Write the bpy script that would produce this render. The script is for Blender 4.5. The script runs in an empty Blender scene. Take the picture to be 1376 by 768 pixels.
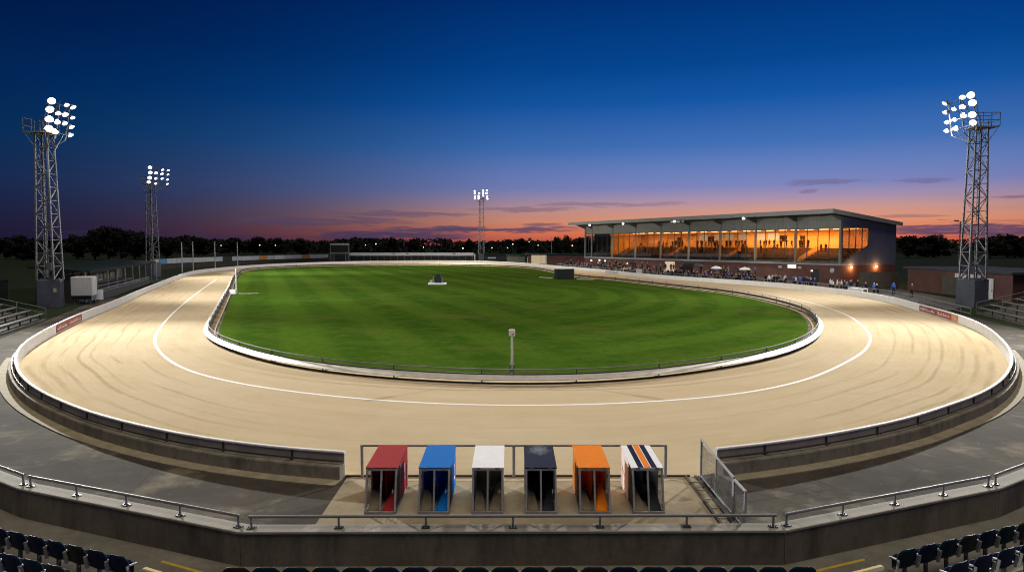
import bpy, bmesh, math, random
from mathutils import Vector, Matrix
R = math.radians
rnd = random.Random(11)
sc = bpy.context.scene
COL = sc.collection

# ------------------------------------------------------------------ camera maths (photo pixels -> world)
F, CX, CY, H, PITCH = 917.0, 688.0, 384.0, 6.5, R(3.49)
CP, SP = math.cos(PITCH), math.sin(PITCH)
def ray(px, py):
    xc, yc = (px - CX) / F, (CY - py) / F
    return Vector((xc, CP + yc * SP, -SP + yc * CP))
def P(px, py, z=0.0):
    d = ray(px, py); t = (z - H) / d.z
    return Vector((d.x * t, d.y * t, z))
def PD(px, py, Y):
    d = ray(px, py); t = Y / d.y
    return Vector((d.x * t, Y, H + d.z * t))

# ------------------------------------------------------------------ node helpers / materials
class NT:
    def __init__(s, tree): s.t = tree; s.n = tree.nodes; s.l = tree.links
    def new(s, kind, **kw):
        n = s.n.new(kind)
        for k, v in kw.items(): setattr(n, k, v)
        return n
    def link(s, a, b): s.l.new(a, b)
    def put(s, sock, v):
        if hasattr(v, 'links') or hasattr(v, 'is_output'): s.l.new(v, sock)
        else: sock.default_value = v
    def math(s, op, a, b=0.0, clamp=False):
        n = s.new('ShaderNodeMath', operation=op, use_clamp=clamp); s.put(n.inputs[0], a); s.put(n.inputs[1], b); return n.outputs[0]
    def mix(s, f, a, b):
        n = s.new('ShaderNodeMix', data_type='RGBA'); s.put(n.inputs[0], f); s.put(n.inputs[6], a); s.put(n.inputs[7], b); return n.outputs[2]
    def noise(s, vec, scale, detail=4.0, rough=0.55):
        n = s.new('ShaderNodeTexNoise'); s.link(vec, n.inputs['Vector']); n.inputs['Scale'].default_value = scale
        n.inputs['Detail'].default_value = detail; n.inputs['Roughness'].default_value = rough; return n.outputs[0]
    def ramp(s, f, stops, interp='LINEAR'):
        n = s.new('ShaderNodeValToRGB'); e = n.color_ramp.elements; n.color_ramp.interpolation = interp
        while len(e) < len(stops): e.new(0.5)
        for el, (p, c) in zip(e, stops):
            el.position = p; el.color = (c, c, c, 1) if isinstance(c, (int, float)) else (c[0], c[1], c[2], 1)
        s.put(n.inputs[0], f); return n.outputs[0]
    def scalevec(s, vec, sx, sy, sz, rz=0.0):
        n = s.new('ShaderNodeMapping'); s.link(vec, n.inputs[0]); n.inputs['Scale'].default_value = (sx, sy, sz); n.inputs['Rotation'].default_value = (0, 0, rz); return n.outputs[0]

def lin(r, g, b):
    def f(c):
        c /= 255.0
        return c / 12.92 if c <= 0.04045 else ((c + 0.055) / 1.055) ** 2.4
    return (f(r), f(g), f(b), 1.0)
def c4(c): return (c[0], c[1], c[2], 1.0)
def begin(name):
    m = bpy.data.materials.new(name); m.use_nodes = True
    nt = NT(m.node_tree); b = nt.n['Principled BSDF']
    return m, nt, b
def bump(nt, b, h, strength, dist):
    n = nt.new('ShaderNodeBump'); n.inputs['Strength'].default_value = strength; n.inputs['Distance'].default_value = dist
    nt.put(n.inputs['Height'], h); nt.link(n.outputs[0], b.inputs['Normal'])
def mat(name, col, rough=0.6, var=0.25, scale=3.0, metal=0.0, bmp=0.0, spec=0.18, streak=0.0, dirt=None):
    m, nt, b = begin(name)
    g = nt.new('ShaderNodeNewGeometry').outputs['Position']
    n1 = nt.noise(g, scale, 6, .6); n2 = nt.noise(g, scale * 9, 4, .6)
    f = nt.math('ADD', nt.math('MULTIPLY', n1, .65), nt.math('MULTIPLY', n2, .35))
    f = nt.ramp(f, [(.3, 0.0), (.7, 1.0)])
    lo = [c * (1 - var) for c in col]; hi = [min(.95, c * (1 + var * .6)) for c in col]
    c = nt.mix(f, c4(lo), c4(hi))
    if streak:
        s = nt.noise(nt.scalevec(g, 1.0, 1.0, .3), 1.1, 7, .7)
        s = nt.ramp(s, [(.46, 0.0), (.66, 1.0)])
        dd = dirt or (col[0] * .35, col[1] * .33, col[2] * .3)
        c = nt.mix(nt.math('MULTIPLY', s, streak), c, c4(dd))
    nt.link(c, b.inputs['Base Color'])
    rr = nt.math('ADD', nt.math('MULTIPLY', f, .18), rough - .09)
    nt.link(rr, b.inputs['Roughness'])
    b.inputs['Metallic'].default_value = metal; b.inputs['Specular IOR Level'].default_value = spec
    if bmp: bump(nt, b, f, .5, bmp)
    return m
def emit(name, col, strength):
    m, nt, b = begin(name)
    b.inputs['Base Color'].default_value = c4([c * .5 for c in col[:3]])
    b.inputs['Emission Color'].default_value = c4(col); b.inputs['Emission Strength'].default_value = strength
    return m

M = {}
M['galv'] = mat('galvanised_steel', (.24, .245, .25), .55, .25, 4, .3)
M['dark_steel'] = mat('dark_steel', (.075, .08, .085), .5, .35, 6, .5)
M['grey_steel'] = mat('grey_steel', (.36, .365, .37), .6, .3, 9, .1, streak=.3)
M['mast_steel'] = mat('mast_steel', (.27, .28, .29), .5, .3, 2, .55, streak=.35)
M['cabinet'] = mat('cabinet_grey', (.125, .14, .165), .55, .2, 1.2, 0, streak=.35)
M['white'] = mat('white_paint', (.78, .78, .75), .65, .1, 2.0, 0, streak=.18, dirt=(.4, .38, .32))
M['offwhite'] = mat('offwhite_panel', (.58, .58, .55), .5, .15, 1.0, streak=.3)
M['rail_white'] = mat('rail_white', (.8, .79, .73), .5, .12, 1.4, streak=.25, dirt=(.35, .3, .2))
M['boarding'] = mat('outer_boarding', (.44, .39, .34), .8, .2, 1.2, streak=.3, spec=.03)
M['rail_back'] = mat('rail_back', (.05, .042, .035), .6, .3, 2)
M['concrete'] = mat('concrete_wall', (.3, .275, .22), .85, .35, 1.1, 0, .01, .25, streak=.75, dirt=(.07, .065, .05))
M['parapet'] = mat('parapet_concrete', (.2, .175, .135), .85, .35, .9, 0, .012, .25, streak=.8, dirt=(.07, .062, .05))
M['coping'] = mat('concrete_coping', (.33, .31, .26), .85, .3, 2.5, 0, .008, .25, streak=.25)
M['kerb'] = mat('kerb_concrete', (.36, .32, .22), .9, .4, 2.2, 0, .008, .2)
M['floor_conc'] = mat('terrace_concrete', (.21, .2, .165), .9, .4, 1.3, 0, .006, .2)
M['yellow'] = mat('yellow_nosing', (.62, .44, .06), .7, .35, 5)
M['seat_blue'] = mat('seat_navy', (.008, .016, .045), .55, .3, 5, spec=.06)
M['seat_teal'] = mat('seat_teal', (.007, .022, .034), .55, .3, 5, spec=.06)
M['seat_grey'] = mat('seat_grey', (.02, .023, .028), .42, .3, 5, spec=.06)
M['seat_wine'] = mat('seat_wine', (.028, .013, .017), .42, .3, 5, spec=.06)
M['tin_green'] = mat('green_roofing', (.013, .021, .019), .8, .3, 1.2, 0, spec=.05)
M['dark_wall'] = mat('dark_wall', (.055, .052, .045), .8, .35, .9, streak=.3)
M['mid_wall'] = mat('stained_wall', (.13, .12, .1), .8, .35, .9, streak=.45)
M['roof_pale'] = mat('pale_roof_sheet', (.36, .37, .38), .7, .15, .8, streak=.25, spec=.05)
M['roof_dark'] = mat('dark_felt_roof', (.07, .08, .1), .8, .3, .6, spec=.05)
M['stand_grey'] = mat('stand_grey_cladding', (.3, .32, .32), .5, .12, .7, streak=.2)
M['side_blue'] = mat('side_cladding', (.13, .155, .21), .5, .12, .5, streak=.2)
M['stand_beam'] = mat('roof_beam_paint', (.2, .22, .2), .5, .15, 1)
M['soffit'] = mat('soffit', (.18, .19, .16), .7, .2, .6)
M['cream'] = mat('cream_plaster', (.72, .6, .42), .8, .1, .6)
M['tier'] = mat('tier_concrete', (.2, .15, .11), .85, .3, .9)
M['stair'] = mat('stair_tread', (.6, .45, .22), .7, .2, 2)
M['sign_red'] = mat('advert_red', (.36, .05, .045), .5, .3, 1.6)
M['sign_wine'] = mat('advert_wine', (.26, .035, .05), .5, .3, 1.6)
M['sign_orange'] = mat('advert_orange', (.6, .25, .07), .5, .2, 1.6)
M['sign_cream'] = mat('advert_cream', (.62, .5, .36), .5, .2, 3)
M['sign_blue'] = mat('advert_blue', (.12, .28, .5), .5, .2, 1.6)
M['sign_pale'] = mat('advert_pale', (.5, .53, .55), .5, .2, 1.6)
M['wood_dark'] = mat('weathered_boards', (.07, .06, .045), .85, .35, 2, streak=.4)
M['plank'] = mat('bench_plank', (.18, .18, .15), .75, .35, 2, streak=.3)
M['screen'] = mat('scoreboard_screen', (.028, .03, .024), .5, .3, 2)
M['black'] = mat('black_paint', (.012, .013, .015), .5, .3, 3)
M['charcoal'] = mat('charcoal_sheet', (.028, .032, .04), .5, .3, 1.5)
M['red'] = mat('trap_red', (.36, .028, .03), .7, .2, 5, streak=.16, dirt=(.2, .02, .02), spec=.06)
M['blue'] = mat('trap_blue', (.006, .16, .56), .7, .12, 5, streak=.1, dirt=(.01, .1, .35), spec=.06)
M['twhite'] = mat('trap_white', (.86, .87, .88), .7, .08, 5, streak=.12, dirt=(.5, .5, .47), spec=.06)
M['orange'] = mat('trap_orange', (.84, .23, .012), .7, .12, 5, streak=.1, dirt=(.6, .17, .01), spec=.06)
M['navy'] = mat('stripe_navy', (.012, .016, .04), .45, .3, 6, spec=.06)
M['tblack'] = None
M['brown_in'] = mat('inner_board', (.2, .17, .12), .8, .35, 5)
M['bark'] = mat('bark', (.05, .04, .03), .9, .3, 3)
M['leaf'] = mat('leaf', (.011, .015, .008), .7, .4, 1.0)
M['leaf2'] = mat('leaf_far', (.009, .012, .007), .8, .4, .05)
M['lens'] = emit('floodlight_lens', (1.0, .98, .95), 5.0)
M['lens_small'] = emit('small_lamp_white', (1.0, .93, .85), 5.0)
M['lamp_warm'] = emit('lamp_warm', (1.0, .62, .3), 5.0)
M['lamp_far'] = emit('lamp_far', (1.0, .85, .6), 4.0)
M['lamp_far_o'] = emit('lamp_far_orange', (1.0, .5, .15), 4.0)
M['strip_lamp'] = emit('strip_lamp', (1.0, .62, .22), 5.0)
M['kiosk'] = emit('kiosk_window', (.75, .85, .6), .55)
M['lit_sign'] = emit('lit_sign', (1.0, .9, .78), 1.1)
M['lit_room'] = emit('lit_room', (1.0, .78, .5), .45)

def mat_trap_black():
    m, nt, b = begin('trap_black')
    g = nt.new('ShaderNodeTexCoord').outputs['Object']
    # scuffed pale patch in the middle of the lid
    off = nt.new('ShaderNodeMapping'); nt.link(g, off.inputs[0]); off.inputs['Location'].default_value = (0, -1.12, 0)
    off.inputs['Scale'].default_value = (1, .7, 0)
    ln = nt.new('ShaderNodeVectorMath', operation='LENGTH'); nt.link(off.outputs[0], ln.inputs[0])
    n = nt.noise(g, 9, 8, .75)
    d = nt.math('ADD', ln.outputs['Value'], nt.math('MULTIPLY', nt.math('SUBTRACT', n, .5), .9))
    k = nt.ramp(d, [(.03, .55), (.3, 0.0)])
    k2 = nt.ramp(nt.noise(g, 22, 6, .8), [(.58, 0.0), (.75, .16)])
    nt.link(nt.mix(nt.math('MAXIMUM', k, k2), (.012, .017, .042, 1), (.3, .33, .37, 1)), b.inputs['Base Color']); b.inputs['Roughness'].default_value = .7; b.inputs['Specular IOR Level'].default_value = .06
    return m
M['tblack'] = mat_trap_black()

def mat_brick(name, c1, c2, mortar, sc_=1.0):
    m, nt, b = begin(name)
    tc = nt.new('ShaderNodeTexCoord').outputs['Object']
    sp = nt.new('ShaderNodeSeparateXYZ'); nt.link(tc, sp.inputs[0])
    cb = nt.new('ShaderNodeCombineXYZ'); nt.link(nt.math('ADD', sp.outputs[0], sp.outputs[1]), cb.inputs[0]); nt.link(sp.outputs[2], cb.inputs[1])
    br = nt.new('ShaderNodeTexBrick'); nt.link(cb.outputs[0], br.inputs['Vector']); br.inputs['Scale'].default_value = 4.4 * sc_
    br.inputs['Color1'].default_value = c4(c1); br.inputs['Color2'].default_value = c4(c2); br.inputs['Mortar'].default_value = c4(mortar)
    br.inputs['Mortar Size'].default_value = .014
    n = nt.noise(tc, .5, 5, .6)
    c = nt.mix(nt.ramp(n, [(.4, 0.0), (.65, .5)]), br.outputs[0], c4([x * .45 for x in c1]))
    nt.link(c, b.inputs['Base Color']); b.inputs['Roughness'].default_value = .85
    return m
M['brick'] = mat_brick('dark_red_brick', (.17, .06, .042), (.12, .045, .034), (.15, .12, .1))

def mat_clad(name, c, period=.3):
    m, nt, b = begin(name)
    tc = nt.new('ShaderNodeTexCoord').outputs['Object']
    w = nt.new('ShaderNodeTexWave', wave_type='BANDS', bands_direction='X'); nt.link(tc, w.inputs['Vector']); w.inputs['Scale'].default_value = 1 / period * .314 * 1.0
    w.inputs['Distortion'].default_value = 0
    n = nt.noise(tc, .6, 5, .6)
    col = nt.mix(nt.ramp(n, [(.3, 0.0), (.7, .5)]), c4(c), c4([x * .7 for x in c]))
    nt.link(col, b.inputs['Base Color']); b.inputs['Roughness'].default_value = .5
    bump(nt, b, w.outputs[1], .6, .05)
    return m
M['clad'] = mat_clad('upper_cladding', (.19, .195, .175))

def mat_glass(name='window_glass', tint=(.9, .92, .9), refl=.07):
    m, nt, b = begin(name); nt.n.remove(b)
    out = nt.n['Material Output']
    t = nt.new('ShaderNodeBsdfTransparent'); t.inputs[0].default_value = c4(tint)
    g = nt.new('ShaderNodeBsdfGlossy'); g.inputs['Roughness'].default_value = .03; g.inputs['Color'].default_value = (.9, .9, .9, 1)
    mx = nt.new('ShaderNodeMixShader'); fr = nt.new('ShaderNodeFresnel'); fr.inputs['IOR'].default_value = 1.45
    nt.link(nt.math('ADD', nt.math('MULTIPLY', fr.outputs[0], .8), refl * .3), mx.inputs[0])
    nt.link(t.outputs[0], mx.inputs[1]); nt.link(g.outputs[0], mx.inputs[2]); nt.link(mx.outputs[0], out.inputs[0])
    return m
M['glass'] = mat_glass()

def mat_sand():
    m, nt, b = begin('track_sand')
    uv = nt.new('ShaderNodeUVMap', uv_map='UVMap').outputs[0]
    g = nt.new('ShaderNodeNewGeometry').outputs['Position']
    sp = nt.new('ShaderNodeSeparateXYZ'); nt.link(uv, sp.inputs[0])
    u, v = sp.outputs[0], sp.outputs[1]
    big = nt.noise(g, .08, 5, .6); mid = nt.noise(g, .7, 6, .65); fine = nt.noise(g, 6, 6, .7)
    col = nt.mix(nt.ramp(big, [(.35, 0.0), (.65, 1.0)]), (.49, .385, .235, 1), (.535, .44, .295, 1))
    col = nt.mix(nt.math('MULTIPLY', nt.ramp(mid, [(.4, 0.0), (.7, 1.0)]), .2), col, (.4, .3, .165, 1))
    col = nt.mix(nt.math('MULTIPLY', nt.ramp(fine, [(.52, 0.0), (.75, 1.0)]), .22), col, (.62, .53, .37, 1))
    # the bends are cut up more than the straights
    px_ = nt.new('ShaderNodeSeparateXYZ'); nt.link(g, px_.inputs[0])
    bend = nt.ramp(nt.math('MULTIPLY', nt.math('ABSOLUTE', px_.outputs[0]), .02, True), [(.14, .22), (.42, 1.0)])
    # fine harrow lines that follow the oval
    hv = nt.new('ShaderNodeCombineXYZ'); nt.link(nt.math('MULTIPLY', u, 16), hv.inputs[0]); nt.link(nt.math('MULTIPLY', v, 95), hv.inputs[1])
    hn = nt.noise(hv.outputs[0], 1.0, 3, .6)
    col = nt.mix(nt.math('MULTIPLY', nt.ramp(hn, [(.42, 0.0), (.7, 1.0)]), nt.math('ADD', .05, nt.math('MULTIPLY', bend, .16))), col, (.3, .23, .13, 1))
    # broad drag bands following the oval
    bv = nt.new('ShaderNodeCombineXYZ'); nt.link(nt.math('MULTIPLY', u, 7), bv.inputs[0]); nt.link(nt.math('MULTIPLY', v, 13), bv.inputs[1])
    bn = nt.noise(bv.outputs[0], 1.0, 4, .55)
    col = nt.mix(nt.math('MULTIPLY', nt.ramp(bn, [(.4, 0.0), (.62, 1.0)]), .2), col, (.6, .52, .38, 1))
    # wheel ruts: dark lines that wander slightly and come and go
    mask = None
    dv = nt.new('ShaderNodeCombineXYZ'); nt.link(nt.math('MULTIPLY', u, 5), dv.inputs[0])
    dist = nt.math('MULTIPLY', nt.math('SUBTRACT', nt.noise(dv.outputs[0], .6, 1, .5), .5), .14)
    jit = nt.math('MULTIPLY', nt.math('SUBTRACT', nt.noise(g, 1.6, 4, .6), .5), .012)
    vd = nt.math('ADD', nt.math('ADD', v, dist), jit)
    for k, (v0, w, st) in enumerate([(.1, .008, .35), (.3, .005, .2), (.44, .006, .35), (.53, .007, .6), (.62, .008, .8), (.7, .007, .6), (.755, .009, .85), (.84, .009, .7), (.895, .011, .75), (.95, .014, .7)]):
        d = nt.math('ABSOLUTE', nt.math('SUBTRACT', vd, v0))
        ln = nt.math('MULTIPLY', nt.ramp(d, [(0.0, 1.0), (w * .5, .9), (w * 1.25, 0.0)]), st)
        ov = nt.new('ShaderNodeCombineXYZ'); nt.link(nt.math('MULTIPLY', u, 5), ov.inputs[0]); ov.inputs[1].default_value = k * 7.3
        on = nt.ramp(nt.noise(ov.outputs[0], 1.0, 2, .5), [(.4, 0.0), (.56, 1.0)])
        ln = nt.math('MULTIPLY', ln, on)
        mask = ln if mask is None else nt.math('MAXIMUM', mask, ln)
    brk = nt.ramp(nt.noise(g, 2.6, 5, .7), [(.3, .35), (.55, 1.0)])
    mask = nt.math('MULTIPLY', mask, brk)
    mask = nt.math('MULTIPLY', mask, bend)
    col = nt.mix(nt.math('MULTIPLY', mask, .5), col, (.2, .15, .09, 1))
    # small scattered scuffs (paw and boot marks)
    sv = nt.new('ShaderNodeCombineXYZ'); nt.link(nt.math('MULTIPLY', u, 260), sv.inputs[0]); nt.link(nt.math('MULTIPLY', v, 30), sv.inputs[1])
    s1 = nt.ramp(nt.noise(sv.outputs[0], 1.0, 5, .75), [(.63, 0.0), (.74, 1.0)])
    col = nt.mix(nt.math('MULTIPLY', s1, .42), col, (.23, .17, .09, 1))
    nt.link(col, b.inputs['Base Color']); b.inputs['Roughness'].default_value = .92; b.inputs['Specular IOR Level'].default_value = .0
    hgt = nt.math('SUBTRACT', nt.math('ADD', nt.math('MULTIPLY', fine, .3), nt.math('MULTIPLY', mid, .5)), nt.math('MULTIPLY', mask, .7))
    bump(nt, b, hgt, .55, .05)
    return m
M['sand'] = mat_sand()

def mat_grass():
    m, nt, b = begin('mown_grass')
    g = nt.new('ShaderNodeNewGeometry').outputs['Position']
    big = nt.noise(g, .045, 4, .6); mid = nt.noise(g, .5, 6, .65); fine = nt.noise(g, 5, 6, .75)
    # mowing stripes parallel to the left straight, arcs in the right bend
    rot = nt.scalevec(g, 1, 1, 1, R(-20.5))
    w = nt.new('ShaderNodeTexWave', wave_type='BANDS', bands_direction='X', wave_profile='SIN'); nt.link(rot, w.inputs['Vector'])
    w.inputs['Scale'].default_value = .052; w.inputs['Distortion'].default_value = 1.0; w.inputs['Detail'].default_value = 2; w.inputs['Detail Scale'].default_value = .35
    mp = nt.new('ShaderNodeMapping'); nt.link(g, mp.inputs[0]); mp.inputs['Location'].default_value = (12, -72, 0); mp.inputs['Scale'].default_value = (1, .8, 0)
    w2 = nt.new('ShaderNodeTexWave', wave_type='RINGS', rings_direction='Z', wave_profile='SIN'); nt.link(mp.outputs[0], w2.inputs['Vector'])
    w2.inputs['Scale'].default_value = .07; w2.inputs['Distortion'].default_value = .8; w2.inputs['Detail'].default_value = 2
    sx = nt.new('ShaderNodeSeparateXYZ'); nt.link(g, sx.inputs[0])
    side = nt.math('MULTIPLY', nt.math('ADD', sx.outputs[0], 0.0), .1, True)
    st = nt.ramp(w.outputs[1], [(.3, 0.0), (.7, 1.0)]); st2 = nt.ramp(w2.outputs[1], [(.3, 0.0), (.7, 1.0)])
    s = nt.new('ShaderNodeMix'); s.data_type = 'FLOAT'; nt.link(side, s.inputs[0]); nt.link(st, s.inputs[2]); nt.link(st2, s.inputs[3])
    col = nt.mix(s.outputs[0], (.036, .08, .008, 1), (.061, .116, .011, 1))
    col = nt.mix(nt.math('MULTIPLY', nt.ramp(big, [(.38, 0.0), (.62, 1.0)]), .55), col, (.03, .07, .008, 1))
    col = nt.mix(nt.math('MULTIPLY', nt.ramp(mid, [(.42, 0.0), (.66, 1.0)]), .55), col, (.078, .122, .018, 1))
    m2 = nt.noise(g, 1.7, 6, .75)
    col = nt.mix(nt.math('MULTIPLY', nt.ramp(m2, [(.45, 0.0), (.68, 1.0)]), .55), col, (.022, .055, .007, 1))
    col = nt.mix(nt.math('MULTIPLY', nt.ramp(fine, [(.48, 0.0), (.7, 1.0)]), .4), col, (.02, .055, .007, 1))
    worn = nt.ramp(nt.noise(g, .11, 8, .75), [(.52, 0.0), (.7, 1.0)])
    col = nt.mix(nt.math('MULTIPLY', worn, .5), col, (.13, .11, .035, 1))
    nt.link(col, b.inputs['Base Color']); b.inputs['Roughness'].default_value = .9; b.inputs['Specular IOR Level'].default_value = 0.0
    bump(nt, b, nt.math('ADD', fine, mid), .6, .05)
    return m
M['grass'] = mat_grass()

def mat_asphalt():
    m, nt, b = begin('worn_asphalt')
    g = nt.new('ShaderNodeNewGeometry').outputs['Position']
    big = nt.noise(g, .22, 6, .6); mid = nt.noise(g, 1.3, 6, .65); fine = nt.noise(g, 40, 3, .6)
    col = nt.mix(nt.ramp(big, [(.38, 0.0), (.64, 1.0)]), (.05, .045, .037, 1), (.095, .084, .066, 1))
    col = nt.mix(nt.math('MULTIPLY', nt.ramp(mid, [(.5, 0.0), (.8, 1.0)]), .4), col, (.17, .155, .12, 1))
    patch = nt.ramp(nt.noise(g, .45, 6, .62), [(.55, 0.0), (.7, 1.0)])
    col = nt.mix(nt.math('MULTIPLY', patch, nt.math('MULTIPLY', mid, .9)), col, (.4, .35, .24, 1))
    specks = nt.ramp(nt.noise(g, 7, 2, .5), [(.74, 0.0), (.78, 1.0)])
    col = nt.mix(nt.math('MULTIPLY', specks, .5), col, (.45, .44, .4, 1))
    crack = nt.new('ShaderNodeTexVoronoi', feature='DISTANCE_TO_EDGE'); nt.link(g, crack.inputs['Vector']); crack.inputs['Scale'].default_value = .16
    cr = nt.ramp(crack.outputs[0], [(0.0, .5), (.006, 0.0)])
    col = nt.mix(cr, col, (.03, .028, .025, 1))
    nt.link(col, b.inputs['Base Color']); b.inputs['Roughness'].default_value = .9; b.inputs['Specular IOR Level'].default_value = .06
    bump(nt, b, nt.math('ADD', fine, mid), .4, .012)
    return m
M['asphalt'] = mat_asphalt()

def mat_slab():
    m, nt, b = begin('trap_slab')
    g = nt.new('ShaderNodeNewGeometry').outputs['Position']
    big = nt.noise(g, .6, 6, .65); fine = nt.noise(g, 9, 6, .7)
    col = nt.mix(nt.ramp(big, [(.35, 0.0), (.65, 1.0)]), (.3, .25, .16, 1), (.45, .385, .27, 1))
    col = nt.mix(nt.math('MULTIPLY', nt.ramp(fine, [(.45, 0.0), (.7, 1.0)]), .35), col, (.24, .2, .13, 1))
    st = nt.ramp(nt.noise(g, 1.4, 5, .7), [(.6, 0.0), (.72, .45)])
    col = nt.mix(st, col, (.16, .135, .09, 1))
    nt.link(col, b.inputs['Base Color']); b.inputs['Roughness'].default_value = .9; b.inputs['Specular IOR Level'].default_value = .05
    bump(nt, b, fine, .4, .01)
    return m
M['slab'] = mat_slab()

def mat_ground():
    m, nt, b = begin('rough_ground')
    g = nt.new('ShaderNodeNewGeometry').outputs['Position']
    n = nt.noise(g, .06, 6, .6); f = nt.noise(g, 1.5, 6, .7)
    col = nt.mix(nt.ramp(n, [(.4, 0.0), (.6, 1.0)]), (.012, .02, .006, 1), (.018, .02, .011, 1))
    col = nt.mix(nt.math('MULTIPLY', f, .5), col, (.024, .045, .008, 1))
    nt.link(col, b.inputs['Base Color']); b.inputs['Roughness'].default_value = .95; b.inputs['Specular IOR Level'].default_value = .1
    bump(nt, b, f, .6, .08)
    return m
M['ground'] = mat_ground()
M['line'] = mat('line_paint', (.86, .85, .8), .8, .12, 3)
M['apron'] = mat('apron_tarmac', (.1, .095, .085), .85, .35, .5)

# ------------------------------------------------------------------ object helpers
class MB:
    def __init__(s): s.v = []; s.f = []; s.mi = []; s.uv = None
    def quadhex(s, pts, mi=0):
        b = len(s.v); s.v += [Vector(p) for p in pts]
        for q in ((0, 3, 2, 1), (4, 5, 6, 7), (0, 1, 5, 4), (1, 2, 6, 5), (2, 3, 7, 6), (3, 0, 4, 7)):
            s.f.append([b + i for i in q]); s.mi.append(mi)
        return s
    def box(s, x0, x1, y0, y1, z0, z1, mi=0):
        return s.quadhex([(x0, y0, z0), (x1, y0, z0), (x1, y1, z0), (x0, y1, z0), (x0, y0, z1), (x1, y0, z1), (x1, y1, z1), (x0, y1, z1)], mi)
    def bar(s, p, q, w, h=None, mi=0, up=None):
        p, q = Vector(p), Vector(q); h = h or w; d = (q - p)
        if d.length < 1e-6: return s
        d.normalize(); u = Vector(up) if up else Vector((0, 0, 1))
        if abs(d.dot(u)) > .98: u = Vector((0, 1, 0))
        a = d.cross(u).normalized() * (w / 2); c = a.cross(d).normalized() * (h / 2)
        return s.quadhex([p - a - c, p + a - c, q + a - c, q - a - c, p - a + c, p + a + c, q + a + c, q - a + c], mi)
    def tube(s, p, q, r, n=8, r2=None, mi=0, cap=True):
        p, q = Vector(p), Vector(q); r2 = r if r2 is None else r2; d = (q - p).normalized()
        u = Vector((0, 0, 1)) if abs(d.z) < .95 else Vector((0, 1, 0))
        a = d.cross(u).normalized(); c = a.cross(d).normalized(); b = len(s.v)
        for k in range(n):
            t = 2 * math.pi * k / n; o = a * math.cos(t) + c * math.sin(t)
            s.v.append(p + o * r); s.v.append(q + o * r2)
        for k in range(n):
            i, j = b + 2 * k, b + 2 * ((k + 1) % n); s.f.append([i, j, j + 1, i + 1]); s.mi.append(mi)
        if cap:
            s.f.append([b + 2 * k for k in range(n)][::-1]); s.mi.append(mi); s.f.append([b + 2 * k + 1 for k in range(n)]); s.mi.append(mi)
        return s
    def pipe(s, pts, r, n=6, mi=0):
        b = len(s.v); m = len(pts); pts = [Vector(p) for p in pts]
        for i, p in enumerate(pts):
            d = (pts[min(i + 1, m - 1)] - pts[max(i - 1, 0)]).normalized()
            a = d.cross(Vector((0, 0, 1))).normalized(); c = a.cross(d)
            for k in range(n):
                t = 2 * math.pi * k / n; s.v.append(p + a * (r * math.cos(t)) + c * (r * math.sin(t)))
        for i in range(m - 1):
            for k in range(n):
                s.f.append([b + i * n + k, b + i * n + (k + 1) % n, b + (i + 1) * n + (k + 1) % n, b + (i + 1) * n + k]); s.mi.append(mi)
        return s
    def sweep(s, pts, nrm, prof, closed=False, mi=0):
        """prof: closed polygon of (outward offset, z) pushed along a ground curve"""
        b = len(s.v); n = len(prof); m = len(pts)
        for p, o in zip(pts, nrm):
            for (a, z) in prof: s.v.append(Vector((p.x + o.x * a, p.y + o.y * a, z)))
        for i in range(m if closed else m - 1):
            j = (i + 1) % m
            for k in range(n):
                l = (k + 1) % n; s.f.append([b + i * n + k, b + j * n + k, b + j * n + l, b + i * n + l]); s.mi.append(mi)
        if not closed:
            s.f.append([b + k for k in range(n)]); s.mi.append(mi); s.f.append([b + (m - 1) * n + k for k in range(n)][::-1]); s.mi.append(mi)
        return s
    def poly(s, pts, mi=0):
        b = len(s.v); s.v += [Vector(p) for p in pts]; s.f.append(list(range(b, b + len(pts)))); s.mi.append(mi); return s
    def prism(s, pts, z0, z1, mi=0):
        b = len(s.v); n = len(pts)
        s.v += [Vector((p[0], p[1], z0)) for p in pts] + [Vector((p[0], p[1], z1)) for p in pts]
        s.f.append([b + k for k in range(n)][::-1]); s.f.append([b + n + k for k in range(n)]); s.mi += [mi, mi]
        for k in range(n):
            l = (k + 1) % n; s.f.append([b + k, b + l, b + n + l, b + n + k]); s.mi.append(mi)
        return s
    def lathe(s, prof, axis_o=(0, 0, 0), n=16, mi=0):
        b = len(s.v); o = Vector(axis_o); m = len(prof)
        for (r, z) in prof:
            for k in range(n):
                t = 2 * math.pi * k / n; s.v.append(o + Vector((r * math.cos(t), r * math.sin(t), z)))
        for i in range(m - 1):
            for k in range(n):
                s.f.append([b + i * n + k, b + i * n + (k + 1) % n, b + (i + 1) * n + (k + 1) % n, b + (i + 1) * n + k]); s.mi.append(mi)
        s.f.append([b + k for k in range(n)][::-1]); s.mi.append(mi); s.f.append([b + (m - 1) * n + k for k in range(n)]); s.mi.append(mi)
        return s
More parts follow.
